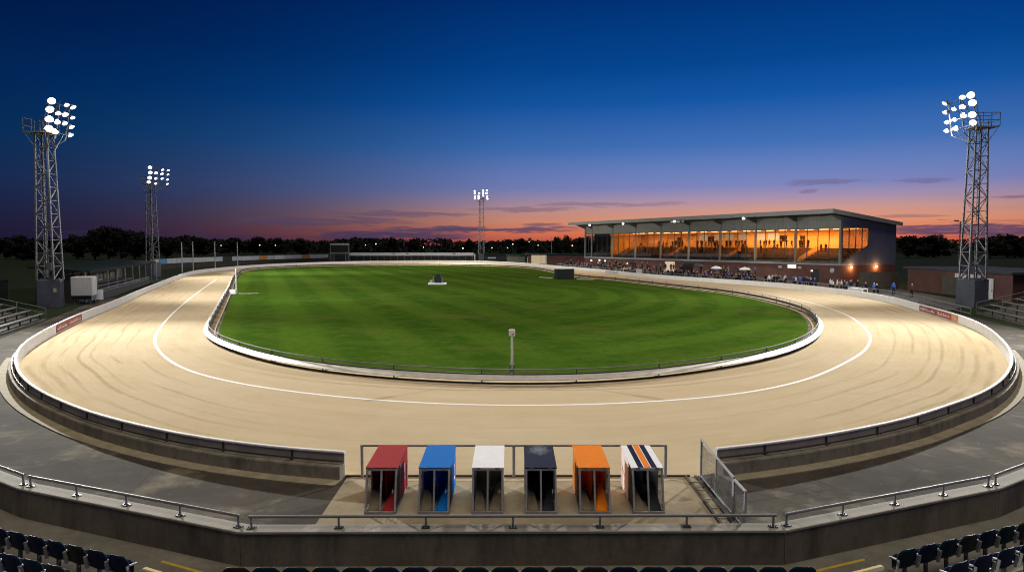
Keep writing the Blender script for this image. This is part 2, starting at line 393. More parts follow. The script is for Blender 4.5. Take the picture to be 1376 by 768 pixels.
    def mesh(s, name, mats, off=None, fix=True, smooth=False, bevel=0.0):
        me = bpy.data.meshes.new(name)
        vs = [v - off for v in s.v] if off is not None else s.v
        me.from_pydata([tuple(v) for v in vs], [], s.f)
        mats = mats if isinstance(mats, (list, tuple)) else [mats]
        for m in mats: me.materials.append(m)
        if len(mats) > 1: me.polygons.foreach_set('material_index', s.mi)
        if s.uv:
            lay = me.uv_layers.new(name='UVMap')
            for l in me.loops: lay.data[l.index].uv = s.uv[l.vertex_index]
        if fix or bevel:
            bm = bmesh.new(); bm.from_mesh(me)
            bmesh.ops.recalc_face_normals(bm, faces=bm.faces)
            if bevel:
                es = [e for e in bm.edges if len(e.link_faces) == 2 and e.calc_face_angle(0) > .6]
                bmesh.ops.bevel(bm, geom=es, offset=bevel, segments=2, affect='EDGES', profile=.5)
            bm.to_mesh(me); bm.free()
        if smooth: me.polygons.foreach_set('use_smooth', [True] * len(me.polygons))
        me.update(); return me
    def build(s, name, mats, parent=None, fix=True, smooth=False, bevel=0.0, local=True):
        off = None
        if parent is not None and not local:
            off = Vector((0, 0, 0)); p = parent
            while p is not None: off += p.location; p = p.parent
        o = bpy.data.objects.new(name, s.mesh(name, mats, off, fix, smooth, bevel)); COL.objects.link(o)
        if parent is not None: o.parent = parent
        return o
def tag(o, label=None, cat=None, group=None, kind=None):
    if label: o['label'] = label
    if cat: o['category'] = cat
    if group: o['group'] = group
    if kind: o['kind'] = kind
    return o
def thing(name, label, cat, loc=(0, 0, 0), rz=0.0, group=None):
    o = bpy.data.objects.new(name, None); COL.objects.link(o); o.location = loc; o.rotation_euler = (0, 0, rz); o.empty_display_size = .3
    return tag(o, label, cat, group)
def struct(name, mb, m, **kw): return tag(mb.build(name, m, **kw), kind='structure')
def copy_tree(o, parent=None):
    c = o.copy(); COL.objects.link(c)
    if parent is not None: c.parent = parent
    for ch in list(o.children): copy_tree(ch, c)
    return c
ORD = ['first', 'second', 'third', 'fourth', 'fifth', 'sixth', 'seventh', 'eighth', 'ninth', 'tenth', 'eleventh', 'twelfth', 'thirteenth', 'fourteenth', 'fifteenth', 'sixteenth', 'seventeenth', 'eighteenth', 'nineteenth', 'twentieth', 'twenty-first', 'twenty-second', 'twenty-third', 'twenty-fourth']

# ------------------------------------------------------------------ curves
def spline(pts, closed, step):
    n = len(pts); out = []
    rng = n if closed else n - 1
    for i in range(rng):
        g = lambda k: pts[k % n] if closed else pts[max(0, min(n - 1, k))]
        p0, p1, p2, p3 = g(i - 1), g(i), g(i + 1), g(i + 2)
        if not closed:
            if i == 0: p0 = p1 * 2 - p2
            if i == n - 2: p3 = p2 * 2 - p1
        t0 = 0; t1 = t0 + max(1e-4, (p1 - p0).length ** .5); t2 = t1 + max(1e-4, (p2 - p1).length ** .5); t3 = t2 + max(1e-4, (p3 - p2).length ** .5)
        m = max(2, int((p2 - p1).length / (step * .3)))
        for k in range(m):
            t = t1 + (t2 - t1) * k / m
            A1 = p0 * ((t1 - t) / (t1 - t0)) + p1 * ((t - t0) / (t1 - t0)); A2 = p1 * ((t2 - t) / (t2 - t1)) + p2 * ((t - t1) / (t2 - t1)); A3 = p2 * ((t3 - t) / (t3 - t2)) + p3 * ((t - t2) / (t3 - t2))
            B1 = A1 * ((t2 - t) / (t2 - t0)) + A2 * ((t - t0) / (t2 - t0)); B2 = A2 * ((t3 - t) / (t3 - t1)) + A3 * ((t - t1) / (t3 - t1))
            out.append(B1 * ((t2 - t) / (t2 - t1)) + B2 * ((t - t1) / (t2 - t1)))
    if not closed: out.append(pts[-1].copy())
    return resample(out, closed, step)
def cum(pts, closed):
    L = [0.0]
    for i in range(1, len(pts) + (1 if closed else 0)): L.append(L[-1] + (pts[i % len(pts)] - pts[i - 1]).length)
    return L
def at(pts, L, s, closed):
    import bisect
    tot = L[-1]; s = s % tot if closed else max(0, min(tot, s))
    i = max(0, min(len(L) - 2, bisect.bisect_right(L, s) - 1)); d = L[i + 1] - L[i]
    t = 0 if d < 1e-9 else (s - L[i]) / d
    return pts[i].lerp(pts[(i + 1) % len(pts)], t)
def resample(pts, closed, step):
    L = cum(pts, closed); n = max(4, int(round(L[-1] / step)))
    return [at(pts, L, L[-1] * k / n, closed) for k in range(n if closed else n + 1)]
def smooth_pts(pts, closed, it, keep=0):
    n = len(pts)
    for _ in range(it):
        q = [p.copy() for p in pts]
        for i in range(n):
            if not closed and (i < 1 or i > n - 2): continue
            q[i] = pts[i] * .5 + (pts[(i - 1) % n] + pts[(i + 1) % n]) * .25
        pts = q
    return pts
def normals(pts, closed):
    """left-hand normals of travel (outside of the oval as all curves run clockwise)"""
    n = len(pts); out = []
    for i in range(n):
        a = pts[(i - 1) % n] if closed or i > 0 else pts[0]; c = pts[(i + 1) % n] if closed or i < n - 1 else pts[-1]
        d = (c - a).normalized(); out.append(Vector((-d.y, d.x, 0)))
    return out
def nearest(pts, q): return min(range(len(pts)), key=lambda i: (pts[i].x - q.x) ** 2 + (pts[i].y - q.y) ** 2)

IN_PX = [(688, 516), (560, 511), (450, 501), (380, 490), (330, 477), (295, 463.5), (280, 452), (279, 446), (283.5, 436), (294, 416), (306, 393), (320, 368), (336, 362.6), (375, 359.6), (430, 357.6),
         (560, 356.3), (660, 357.6), (715, 361), (745, 366), (785, 373), (821, 376), (870, 381.5), (909, 386), (972, 393.5), (1016, 401), (1052, 409.5), (1080, 419), (1097, 432), (1100, 445), (1091, 458), (1071, 469.5), (1045, 479), (1004, 488.5), (949, 498), (882, 507), (796, 514)]
inner = smooth_pts(spline([P(x, y) for x, y in IN_PX], True, 1.0), True, 6)
inner_n = normals(inner, True)
OUT_PX = [(464, 606), (400, 602), (335, 595), (262, 585), (195, 571.5), (130, 555), (80, 536), (50, 521), (30, 504), (22.3, 488), (23, 474), (32, 461.5), (50, 449), (75, 435.5), (110, 420), (150, 405), (200, 384.5), (240, 369.5),
          (264, 363), (300, 359), (350, 355.3), (420, 352.3), (500, 350.4), (580, 349.8), (640, 350.3), (690, 352.3), (740, 356), (800, 361), (860, 367), (920, 371.5), (1000, 376.5), (1060, 381), (1100, 385), (1150, 390.7), (1200, 399), (1233, 407.7), (1288, 423), (1320, 436), (1343, 453), (1356, 470), (1359, 485), (1353, 499), (1343, 511), (1311, 530), (1264, 546), (1229, 558), (1142, 577), (1038, 593.5), (962, 601.5)]
FZ = .72
fence = [v.xy.to_3d() for v in (P(x, y, FZ) for x, y in OUT_PX)]
fence = smooth_pts(spline(fence, False, .8), False, 4)
fence_n = normals(fence, False)
opening = [P(900, 646), P(800, 646), P(700, 646), P(600, 646), P(520, 646)]
outer_c = [P(700, 646)] + [P(600, 646), P(520, 646)] + fence + [P(900, 646), P(800, 646)]
outer_c = resample(outer_c, True, .8)
# ---- the sand, a ring with (length, across) coordinates
def arc_anchor(pts, L, q): return L[nearest(pts, q)]
LI, LO = cum(inner, True), cum(outer_c, True)
PAIRS = [((279, 449), (22.3, 483)), ((320, 368), (240, 369.5)), ((560, 356.3), (560, 350)), ((785, 373), (860, 367)), ((1100, 445), (1359, 482))]
ai = [0] + [arc_anchor(inner, LI, P(*a)) for a, _ in PAIRS] + [LI[-1]]
ao = [0] + [arc_anchor(outer_c, LO, P(b_[0], b_[1], FZ)) for _, b_ in PAIRS] + [LO[-1]]
sand = MB(); sand.uv = []; NS = 700; NV = 8
S0_ = ai[3]
for i in range(NS + 1):
    su = S0_ + LI[-1] * i / NS; s = su % LI[-1]; k = max(j for j in range(len(ai) - 1) if ai[j] <= s + 1e-6)
    t = (s - ai[k]) / (ai[k + 1] - ai[k]); so = ao[k] + t * (ao[k + 1] - ao[k])
    p = at(inner, LI, s, True); q = at(outer_c, LO, so, True)
    d = (p - q).normalized(); p = p + d * .9
    for j in range(NV + 1):
        sand.v.append(p.lerp(q, j / NV)); sand.uv.append((su / 40.0, j / NV))
for i in range(NS):
    for j in range(NV):
        a = i * (NV + 1) + j; sand.f.append([a, a + NV + 1, a + NV + 2, a + 1]); sand.mi.append(0)
struct('track_sand', sand, M['sand'], fix=False)
# sand also fills the gap under the fence line; infield lawn inside the rail
lawn_edge = [p - n * .75 for p, n in zip(inner, inner_n)]
g = MB(); cen = Vector((-5, 95, 0))
ring = [Vector((p.x, p.y, .004)) for p in lawn_edge]
g.poly(ring); struct('infield_lawn', g, M['grass'], fix=False)
LINE_PX = [(291, 375), (270, 389.5), (250, 405), (228, 425), (211, 446), (207.5, 457.5), (212.5, 470), (232.5, 487.5), (267.5, 502.5), (344, 519), (420, 529), (500, 537), (600, 542.7), (700, 544.5), (800, 543), (900, 538), (1000, 528), (1080, 511), (1130, 490), (1160, 472.5), (1170, 457), (1168, 448), (1147, 428), (1125, 417.5), (1100, 409.3), (1075, 403), (1045, 397.5)]
line = smooth_pts(spline([P(x, y) for x, y in LINE_PX], False, .8), False, 8); ln = normals(line, False)
g = MB()
for p, n in zip(line, ln):
    g.v.append(Vector((p.x - n.x * .085, p.y - n.y * .085, .006))); g.v.append(Vector((p.x + n.x * .085, p.y + n.y * .085, .006)))
for i in range(len(line) - 1): g.f.append([2 * i, 2 * i + 2, 2 * i + 3, 2 * i + 1]); g.mi.append(0)
struct('track_line', g, M['line'], fix=False)

# ------------------------------------------------------------------ ground, terrace, parapet
PZ, TZ = .3, -.48           # parapet top, terrace floor
par_px = [(-60, 622), (26, 655), (322, 713.5), (1055, 711.5), (1343, 655), (1440, 617)]
par = [P(x, y, PZ).xy.to_3d() for x, y in par_px]
par = [par[0] + (par[0] - par[1]).normalized() * 14] + par + [par[-1] + (par[-1] - par[-2]).normalized() * 14]
g = MB()
B = 1600.0
gp = [(-B, par[0].y), (par[0].x, par[0].y + .2)] + [(p.x, p.y + .2) for p in par[1:-1]] + [(par[-1].x, par[-1].y + .2), (B, par[-1].y), (B, B), (-B, B)]
g.poly([(x, y, -.03) for x, y in gp]); struct('ground', g, M['ground'], fix=False)
g = MB()
ap = [(p.x, p.y + .2) for p in par[1:-1]] + [P(1420, 452).xy, P(1376, 443).xy, P(1300, 424).xy, P(1232, 412).xy, Vector((20, 60)), Vector((-20, 60)), P(150, 400).xy, P(120, 407).xy, P(65, 429).xy, P(0, 455).xy, P(-60, 475).xy]
g.poly([(p[0], p[1], -.012) for p in ap]); struct('asphalt_walkway', g, M['asphalt'], fix=False)
g = MB(); g.poly([(x, y, -.018) for x, y in [(40, 64), (52, 76), (57, 100), (57, 116), (19, 190), (-4, 205), (-4, 140), (20, 80)]]); struct('grandstand_apron', g, M['apron'], fix=False)
g = MB(); sx0, sx1 = -4.62, 5.05
g.poly([(sx0 + .05, 14.8, -.006), (sx1, 14.8, -.006), (sx1, 18.72, -.006), (sx0, 18.72, -.006)]); struct('trap_slab', g, M['slab'], fix=False)
# kerb strip at the foot of the track wall (near part)
def sub(a, b): return fence[a:b], fence_n[a:b]
iL = nearest(fence, P(32, 461.5, FZ)); iR = nearest(fence, P(1343, 453, FZ))
for k, (a, b_) in enumerate(((0, iL), (iR, len(fence)))):
    pts, ns = sub(a, b_); g = MB(); g.sweep(pts, ns, [(.3, -.03), (.78, -.03), (.78, .025), (.3, .03)])
    struct('kerb_strip', g, M['kerb'])
# lower terrace floor
g = MB(); tp = [(p.x, p.y + .05) for p in par]
g.poly([(x, y, TZ) for x, y in [(-40, -8), (40, -8)] + tp[::-1]]); struct('terrace_floor', g, M['floor_conc'], fix=False)
# parapet: one wall of cast lengths
pw = thing('parapet_wall', 'long stained concrete parapet wall between the front seats and the asphalt walkway', 'wall', (par[3].x, par[3].y, 0))
pd = []
for i in range(len(par)):
    a = par[max(0, i - 1)]; c = par[min(len(par) - 1, i + 1)]; d1 = (par[i] - a).normalized() if i else (c - par[i]).normalized(); d2 = (c - par[i]).normalized() if i < len(par) - 1 else d1
    n1 = Vector((-d1.y, d1.x, 0)); n2 = Vector((-d2.y, d2.x, 0)); m_ = (n1 + n2).normalized(); pd.append(m_ / max(.3, m_.dot(n1)))
for i in range(len(par) - 1):
    d = (par[i + 1] - par[i]).normalized() * .006
    g = MB(); g.sweep([par[i] + d, par[i + 1] - d], [pd[i], pd[i + 1]], [(0, TZ - .05), (.34, TZ - .05), (.34, PZ - .05), (0, PZ - .05)]); g.build('wall_length', M['parapet'], pw, local=False)
    g = MB(); g.sweep([par[i] + d, par[i + 1] - d], [pd[i], pd[i + 1]], [(-.035, PZ - .047), (.39, PZ - .047), (.39, PZ - .008), (.37, PZ), (-.015, PZ), (-.035, PZ - .008)]); g.build('coping', M['coping'], pw, local=False)
# guard rails on the parapet
rl = ['the far left end', 'the left bend', 'the middle length before the traps', 'the right bend', 'the far right end']
segs = [(1, 2), (2, 3), (3, 4), (4, 5), (5, 6)]
for (a, b_), nm in zip(segs, rl):
    p0, p1 = par[a] + pd[a] * .17, par[b_] + pd[b_] * .17; d = (p1 - p0); L = d.length; d.normalize(); p0 = p0 + d * .1; p1 = p1 - d * .1; L -= .2
    t = thing('guard_rail', f'low grey steel guard rail bolted on the parapet along {nm}', 'railing', (p0.x, p0.y, PZ), 0, 'guard rails on the parapet')
    g = MB(); z = PZ + .26; g.tube((p0.x, p0.y, z), (p1.x, p1.y, z), .035, 10); g.build('top_rail', M['galv'], t, local=False, smooth=False)
    n = max(2, int(round(L / 1.9)))
    for k in range(n + 1):
        q = p0.lerp(p1, (.06 + k * (L - .12) / n) / L); g = MB(); g.tube((q.x, q.y, PZ), (q.x, q.y, z), .026, 8)
        g.build('post', M['galv'], t, local=False)
        g = MB(); g.bar((q.x - d.x * .09, q.y - d.y * .09, PZ + .012), (q.x + d.x * .09, q.y + d.y * .09, PZ + .012), .13, .024); g.tube((q.x + d.x * .06, q.y + d.y * .06, PZ), (q.x + d.x * .06, q.y + d.y * .06, PZ + .045), .015, 6); g.tube((q.x - d.x * .06, q.y - d.y * .06, PZ), (q.x - d.x * .06, q.y - d.y * .06, PZ + .045), .015, 6)
        g.build('base_plate', M['dark_steel'], t, local=False)

# ------------------------------------------------------------------ outer track fence
tf = thing('track_fence', 'long curved white track fence on a low concrete wall round the outside of the sand', 'fence', (fence[0].x, fence[0].y, 0))
g = MB(); g.sweep(fence, fence_n, [(0, -.02), (.05, -.02), (.05, .69), (0, .69)]); g.build('panel', M['white'], tf, local=False)
g = MB(); g.sweep(fence, fence_n, [(-.03, .688), (.1, .688), (.1, .72), (.08, .738), (-.01, .738), (-.03, .72)]); g.build('cap', M['white'], tf, local=False)
for a, b_ in ((0, iL + 30), (iR - 30, len(fence))):
    pts, ns = sub(a, b_); g = MB(); g.sweep(pts, ns, [(.051, .402), (.066, .402), (.066, .686), (.051, .686)]); g.build('outer_boarding', M['boarding'], tf, local=False)
for a, b_ in ((0, iL + 30), (iR - 30, len(fence))):
    pts, ns = sub(a, b_); g = MB(); g.sweep(pts, ns, [(.053, -.04), (.36, -.04), (.36, .36), (.34, .4), (.053, .4)]); g.build('concrete_wall', M['concrete'], tf, local=False)
    g = MB(); g.pipe([Vector((p.x + n.x * .2, p.y + n.y * .2, .5)) for p, n in zip(pts, ns)], .024, 6); g.build('handrail', M['dark_steel'], tf, local=False)
    for k in range(2, len(pts) - 1, 3):
        p, n = pts[k], ns[k]; t_ = Vector((-n.y, n.x, 0)); g = MB(); c = p + n * .098; g.bar((c.x, c.y, .39), (c.x, c.y, .69), .035, .05, up=(n.x, n.y, 0))
        g.bar((c.x, c.y, .47), (c.x + n.x * .12, c.y + n.y * .12, .47), .025); g.build('post', M['dark_steel'], tf, local=False)
def advert(i0, i1, m, marks, base=0.09, top=.64):
    pts, ns = sub(i0, i1); g = MB(); g.sweep(pts, ns, [(-.03, base), (-.002, base), (-.002, top), (-.03, top)]); o = g.build('advert_board', m, tf, local=False)
    if marks:
        g = MB(); L = cum(pts, False); s = .4
        while s < L[-1] - .6:
            w = rnd.uniform(.12, .42); p, q = at(pts, L, s, False), at(pts, L, s + w, False); n = ns[0]
            z0 = base + .16; z1 = top - rnd.choice([.14, .2, .26]); g.sweep([p, q], [n, n], [(-.04, z0), (-.032, z0), (-.032, z1), (-.04, z1)]); s += w + rnd.uniform(.05, .16)
        g.build('lettering', M['sign_cream'], o, local=False)
fi = lambda x, y: nearest(fence, P(x, y, FZ))
a, b_ = fi(76, 435), fi(112, 419.5)
mid_ = (a * 55 + b_ * 45) // 100
advert(a, mid_ + 1, M['sign_wine'], True); advert(mid_, b_, M['sign_red'], True)
a, b_ = fi(1235, 408.3), fi(1291, 424)
q1 = a + (b_ - a) * 46 // 100; q2 = a + (b_ - a) * 80 // 100
advert(a, q1 + 1, M['sign_wine'], True); advert(q1, q2 + 1, M['sign_red'], True); advert(q2, b_, M['sign_orange'], True)
advert(fi(812, 362.3), fi(833, 364.3), M['sign_pale'], False)

# ------------------------------------------------------------------ inner running rail
ir = thing('running_rail', 'low white and dark running rail round the grass infield', 'railing', (0, inner[0].y, 0))
g = MB(); g.sweep(inner, inner_n, [(.02, .375), (.3, .2), (.315, .235), (.035, .415)], True); g.build('running_board', M['rail_white'], ir, local=False)
g = MB(); g.sweep(inner, inner_n, [(-.07, .2), (.017, .2), (.017, .47), (-.07, .47)], True); g.build('rail_back', M['rail_back'], ir, local=False)
g = MB(); g.pipe([Vector((p.x - n.x * .03, p.y - n.y * .03, .67)) for p, n in zip(inner + inner[:1], inner_n + inner_n[:1])], .03, 6); g.build('top_rail', M['galv'], ir, local=False)
g = MB(); g.sweep(inner, inner_n, [(.02, -.02), (.09, -.02), (.09, .07), (.02, .07)], True); g.build('ground_board', M['rail_back'], ir, local=False)
npst = 98
for k in range(npst):
    s = LI[-1] * (k + .32) / npst; p = at(inner, LI, s, True); n = inner_n[nearest(inner, p)]; c = p - n * .035
    g = MB(); g.bar((c.x, c.y, -.02), (c.x, c.y, .66), .06, .06, up=(n.x, n.y, 0)); g.bar((c.x, c.y, .03), (c.x - n.x * .32, c.y - n.y * .32, .0), .04); g.build('post', M['dark_steel'], ir, local=False)

# ------------------------------------------------------------------ starting traps
def digit_mesh(txt, size):
    cu = bpy.data.curves.new('digit', 'FONT'); cu.body = txt; cu.size = size; cu.extrude = .003; cu.align_x = 'CENTER'; cu.align_y = 'CENTER'
    o = bpy.data.objects.new('digit', cu); COL.objects.link(o); dg = bpy.context.evaluated_depsgraph_get()
    me = bpy.data.meshes.new_from_object(o.evaluated_get(dg)); bpy.data.objects.remove(o); return me
TW, TL, TH = .76, 1.95, 1.02
def make_trap(loc, label, lidm, sidem, innerm, digit, dm, side):
    t = thing('starting_trap', label, 'starting trap', loc, 0, 'six starting traps on the slab')
    hw = TW / 2
    # lid
    g = MB(); z0, z1 = TH, TH + .05; g.quadhex([(-hw - .012, .27, z0), (hw + .012, .27, z0), (hw + .012, TL + .02, z1), (-hw - .012, TL + .02, z1), (-hw - .012, .27, z0 + .035), (hw + .012, .27, z0 + .035), (hw + .012, TL + .02, z1 + .035), (-hw - .012, TL + .02, z1 + .035)])
    lid = g.build('lid', lidm, t, bevel=.006)
    for x in (-hw * .6, hw * .6):
        g = MB(); g.box(x - .05, x + .05, .262, .268, TH + .002, TH + .03); g.build('hinge', M['galv'], lid)
    # frame
    g = MB(); s = .045
    yz = lambda z: .29 * z / TH
    for x in (-hw + s / 2, hw - s / 2): g.bar((x, .02, 0.0), (x, .29, TH), s, s)
    g.bar((0, .022, .045), (0, .289, TH - .02), .042, .036)
    g.bar((-hw, .01, .03), (hw, .01, .03), s, .06, up=(0, 0, 1)); g.bar((-hw, .292, TH - .022), (hw, .292, TH - .022), s, s)
    for x in (-hw + s / 2, hw - s / 2):
        g.bar((x, .03, .025), (x, TL, .025), s * .9, .05); g.bar((x, .80, .05), (x, .80, TH), s * .8, s * .8); g.bar((x, TL - .02, 0.0), (x, TL - .02, TH + .04), s, s)
        g.bar((x, .3, TH - .02), (x, TL, TH + .03), s * .8, s * .8)
    g.bar((-hw, TL - .02, .03), (hw, TL - .02, .03), s * .95, .055)
    g.build('frame', M['grey_steel'], t)
    # side panels
    for sx in (-1, 1):
        g = MB(); x = sx * (hw - .008); g.quadhex([(x - .008, .82, .055), (x + .008, .82, .055), (x + .008, TL - .045, .055), (x - .008, TL - .045, .055), (x - .008, .82, TH - .01), (x + .008, .82, TH - .01), (x + .008, TL - .045, TH + .025), (x - .008, TL - .045, TH + .025)])
        pnl = g.build('side_panel', sidem, t)
        if digit and sx == side:
            o = bpy.data.objects.new('number', digit_mesh(digit, .62)); COL.objects.link(o); o.data.materials.append(dm); o.parent = pnl
            o.matrix_local = Matrix.Translation((sx * (hw + .004), 1.42, .55)) @ Matrix.Rotation(R(90) * sx, 4, 'Z') @ Matrix.Rotation(R(90), 4, 'X')
        g = MB()
        for k in range(1, 15):
            y = .05 + k * .052; zt = min(TH - .05, y / .29 * TH - .05)
            if zt > .1: g.bar((x, y, .05), (x, y, zt), .005)
        for k in range(1, 18):
            z = .05 + k * .055; g.bar((x, max(.04, yz(z) + .02), z), (x, .785, z), .005)
        g.build('mesh_panel', M['dark_steel'], t)
    # track-side door: solid foot, slatted head made up to let light patches inside
    g = MB(); g.box(-hw + .04, hw - .04, TL - .05, TL - .032, .06, .62); g.build('door', innerm, t)
    g = MB()
    for k in range(7):
        x = -hw + .09 + k * (TW - .18) / 6; g.box(x - .012, x + .012, TL - .05, TL - .03, .625, TH + .01)
    g.build('door_bars', M['dark_steel'], t)
    g = MB(); g.bar((hw - .1, .16, .5), (hw - .02, .16, .5), .02); g.bar((hw - .1, .13, .46), (hw - .1, .19, .54), .018); g.build('latch', M['galv'], t)
    g = MB(); g.box(-hw + .045, hw - .045, .05, TL - .055, .01, .03); g.build('floor_plate', M['brown_in'], t)
    # sloping inner boards that narrow the box
    g = MB(); g.quadhex([(.03, .1, .035), (hw - .06, .1, .035), (hw - .06, 1.1, .035), (.03, 1.1, .035), (.03, .1, .05), (hw - .06, .1, .05), (hw - .06, 1.1, .42), (.2, 1.1, .36)]); g.build('inner_board', innerm, t)
    g = MB(); g.quadhex([(-hw + .06, .1, .035), (-.05, .1, .035), (-.05, .75, .035), (-hw + .06, .75, .035), (-hw + .06, .1, .05), (-.05, .1, .05), (-.16, .75, .3), (-hw + .06, .75, .34)]); g.build('inner_board', M['brown_in'], t)
    g = MB(); g.box(-.012, .012, .85, TL - .06, .04, .78); g.build('divider', innerm, t)
    return t, lid
TR = [(510.5, 'red starting trap numbered one with a faded red lid, leftmost on the slab', 'red', 'red', 'red', '1', 'twhite', 1),
      (582.5, 'blue starting trap with a plain bright blue lid between the red and white traps', 'blue', 'blue', 'blue', '2', 'twhite', 1),
      (655, 'white starting trap with a clean white lid between the blue and black traps', 'twhite', 'twhite', 'brown_in', None, None, 1),
      (727.3, 'black starting trap with a scuffed pale patch in the middle of its lid', 'tblack', 'navy', 'charcoal', None, None, 0),
      (800, 'orange starting trap with a plain orange lid beside the striped trap', 'orange', 'orange', 'orange', None, None, -1),
      (872.5, 'striped starting trap with a white, navy and orange lid, rightmost on the slab', 'twhite', 'twhite', 'charcoal', None, None, -1)]
for px, lab, lm, sm, im, dg_, dm, side in TR:
    p = P(px, 690); t, lid = make_trap((p.x, p.y, -.002), lab, M[lm], M[sm], M[im], dg_, M[dm] if dm else None, side)
    if lab.startswith('striped'):
        ws = TW + .02; x = -ws / 2
        for wd, mm in ((.205, None), (.17, 'navy'), (.03, None), (.19, 'orange'), (.03, None), (.17, 'navy'), (.205, None)):
            wd *= ws
            if mm:
                g = MB(); zz = lambda y: TH + .0375 + (y - .27) / (TL - .25) * .05
                g.quadhex([(x, .272, zz(.27) - .003), (x + wd, .272, zz(.27) - .003), (x + wd, TL + .018, zz(TL + .02) - .003), (x, TL + .018, zz(TL + .02) - .003), (x, .272, zz(.27)), (x + wd, .272, zz(.27)), (x + wd, TL + .018, zz(TL + .02)), (x, TL + .018, zz(TL + .02))])
                g.build('stripe', M[mm], lid)
            x += wd
# handrail behind the traps
hr = thing('hand_rail', 'dark steel hand rail behind the row of starting traps', 'railing', (P(483, 647).x, 18.72, 0))
xa, xb = P(483, 647).x, P(898, 647).x
g = MB(); g.tube((xa, 18.72, .9), (xb, 18.72, .9), .028, 8); g.build('top_rail', M['galv'], hr, local=False)
for k in range(5):
    x = xa + (xb - xa) * k / 4; g = MB(); g.tube((x, 18.72, -.01), (x, 18.72, .93), .042, 10); g.build('post', M['grey_steel'], hr, local=False)
g = MB(); g.box(xa - .6, xb + .7, 18.76, 18.82, -.03, .05); tag(g.build('edging_board', M['wood_dark']), 'thin dark edging board along the sand behind the traps', 'board')

# ------------------------------------------------------------------ mesh gate and drain on the right
gx = 5.28
gt = thing('mesh_gate', 'grey wire mesh gate panels beside the striped trap, across the walkway', 'gate', (gx, 15.2, 0))
def gate_leaf(y0, y1, z0, z1):
    g = MB()
    g.bar((gx, y0, .06), (gx, y1, .06), .04); g.bar((gx, y0, z0), (gx, y1, z1), .045)
    for y, z in ((y0, z0), (y1, z1)): g.bar((gx, y, -.01), (gx, y, z + .02), .055)
    if y1 - y0 > 1.5:
        ym = (y0 + y1) / 2; g.bar((gx, ym, .06), (gx, ym, (z0 + z1) / 2), .04)
    fr = g.build('gate_frame', M['grey_steel'], gt, local=False)
    g = MB(); n = int((y1 - y0) / .06); hh = min(z0, z1)
    k = -hh
    while k < y1 - y0:
        for sg in (0, 1):
            a0, b0 = max(0, k), min(y1 - y0, k + hh)
            if b0 - a0 > .03:
                za, zb = a0 - k, b0 - k
                if sg: za, zb = hh - za, hh - zb
                g.bar((gx + (.004 if sg else -.004), y0 + a0, .04 + za * .97), (gx + (.004 if sg else -.004), y0 + b0, .04 + zb * .97), .006)
        k += .085
    g.build('wire_mesh', M['galv'], fr, local=False)
gate_leaf(15.95, 18.72, .96, 1.08); gate_leaf(15.12, 15.88, .93, .93)
dr = thing('drain_channel', 'dark timber lined drain channel beside the mesh gate', 'drain', (4.98, 15.2, 0))
for x in (4.86, 5.14):
    g = MB(); g.box(x - .03, x + .03, 14.98, 18.78, -.03, .05); g.build('side_board', M['wood_dark'], dr, local=False)
g = MB(); g.box(4.9, 5.1, 14.98, 18.7, -.03, .012)
for k in range(6): g.box(4.892, 5.108, 15.2 + k * .62, 15.24 + k * .62, -.02, .03)
g.build('channel_floor', M['kerb'], dr, local=False)

# ------------------------------------------------------------------ terrace seats and steps
def seat_proto():
    t = thing('stadium_seat', 'seat', 'seat')
    def shell(w, h, cols, rows, depth, lean, thick, z0, y0, rc, flip=1):
        g = MB(); n = cols + 1
        for side in (0, 1):
            for r in range(rows + 1):
                v = r / rows
                for c in range(n):
                    u = c / cols * 2 - 1
                    ww = w / 2
                    if v > 1 - rc: ww = w / 2 * math.sqrt(max(.0, 1 - ((v - (1 - rc)) / rc) ** 2 * .55))
                    x = u * ww; zz = z0 + v * h - (abs(u) ** 4) * .03 * v
                    y = y0 - lean * v + depth * (u * u) * flip + (thick if side else 0)
                    g.v.append(Vector((x, y, zz)))
        m = n * (rows + 1)
        for r in range(rows):
            for c in range(cols):
                a = r * n + c; g.f.append([a, a + 1, a + n + 1, a + n]); g.f.append([m + a, m + a + n, m + a + n + 1, m + a + 1]); g.mi += [0, 0]
        edge = [c for c in range(n)] + [r * n + cols for r in range(1, rows + 1)] + [rows * n + c for c in range(cols - 1, -1, -1)] + [r * n for r in range(rows - 1, 0, -1)]
        for k in range(len(edge)):
            a, b2 = edge[k], edge[(k + 1) % len(edge)]; g.f.append([a, m + a, m + b2, b2]); g.mi.append(0)
        return g
    shell(.55, .42, 8, 6, .055, .09, .022, .40, -.02, .33).build('backrest', M['seat_blue'], t, smooth=True)
    shell(.48, .29, 8, 5, .05, -.02, .025, .38, .05, .35).build('seat_pan', M['seat_blue'], t, smooth=True)
    g = MB(); g.bar((-.3, .03, .42), (.3, .03, .42), .04, .05); g.bar((0, .0, 0), (0, .03, .42), .05, .07); g.box(-.06, .06, -.08, .1, 0, .015); g.build('support', M['dark_steel'], t)
    for sx in (-1, 1):
        g = MB(); x = sx * .285; g.bar((x, -.02, .36), (x, -.06, .62), .02, .05); g.bar((x, -.02, .62), (x, .16, .60), .03, .03); g.build('bracket', M['grey_steel'], t)
    return t
S0 = seat_proto(); seat_used = [False]
SM = ['seat_blue', 'seat_blue', 'seat_teal', 'seat_blue', 'seat_grey', 'seat_blue', 'seat_teal']
def place_seat(p, rz, label, group, mm):
    o = S0 if not seat_used[0] else copy_tree(S0)
    seat_used[0] = True
    o.location = p; o.rotation_euler = (0, 0, rz); tag(o, label, 'seat', group)
    for ch in o.children:
        if ch.name.split('.')[0] in ('backrest', 'seat_pan'):
            ch.material_slots[0].link = 'OBJECT'; ch.material_slots[0].material = M[mm]
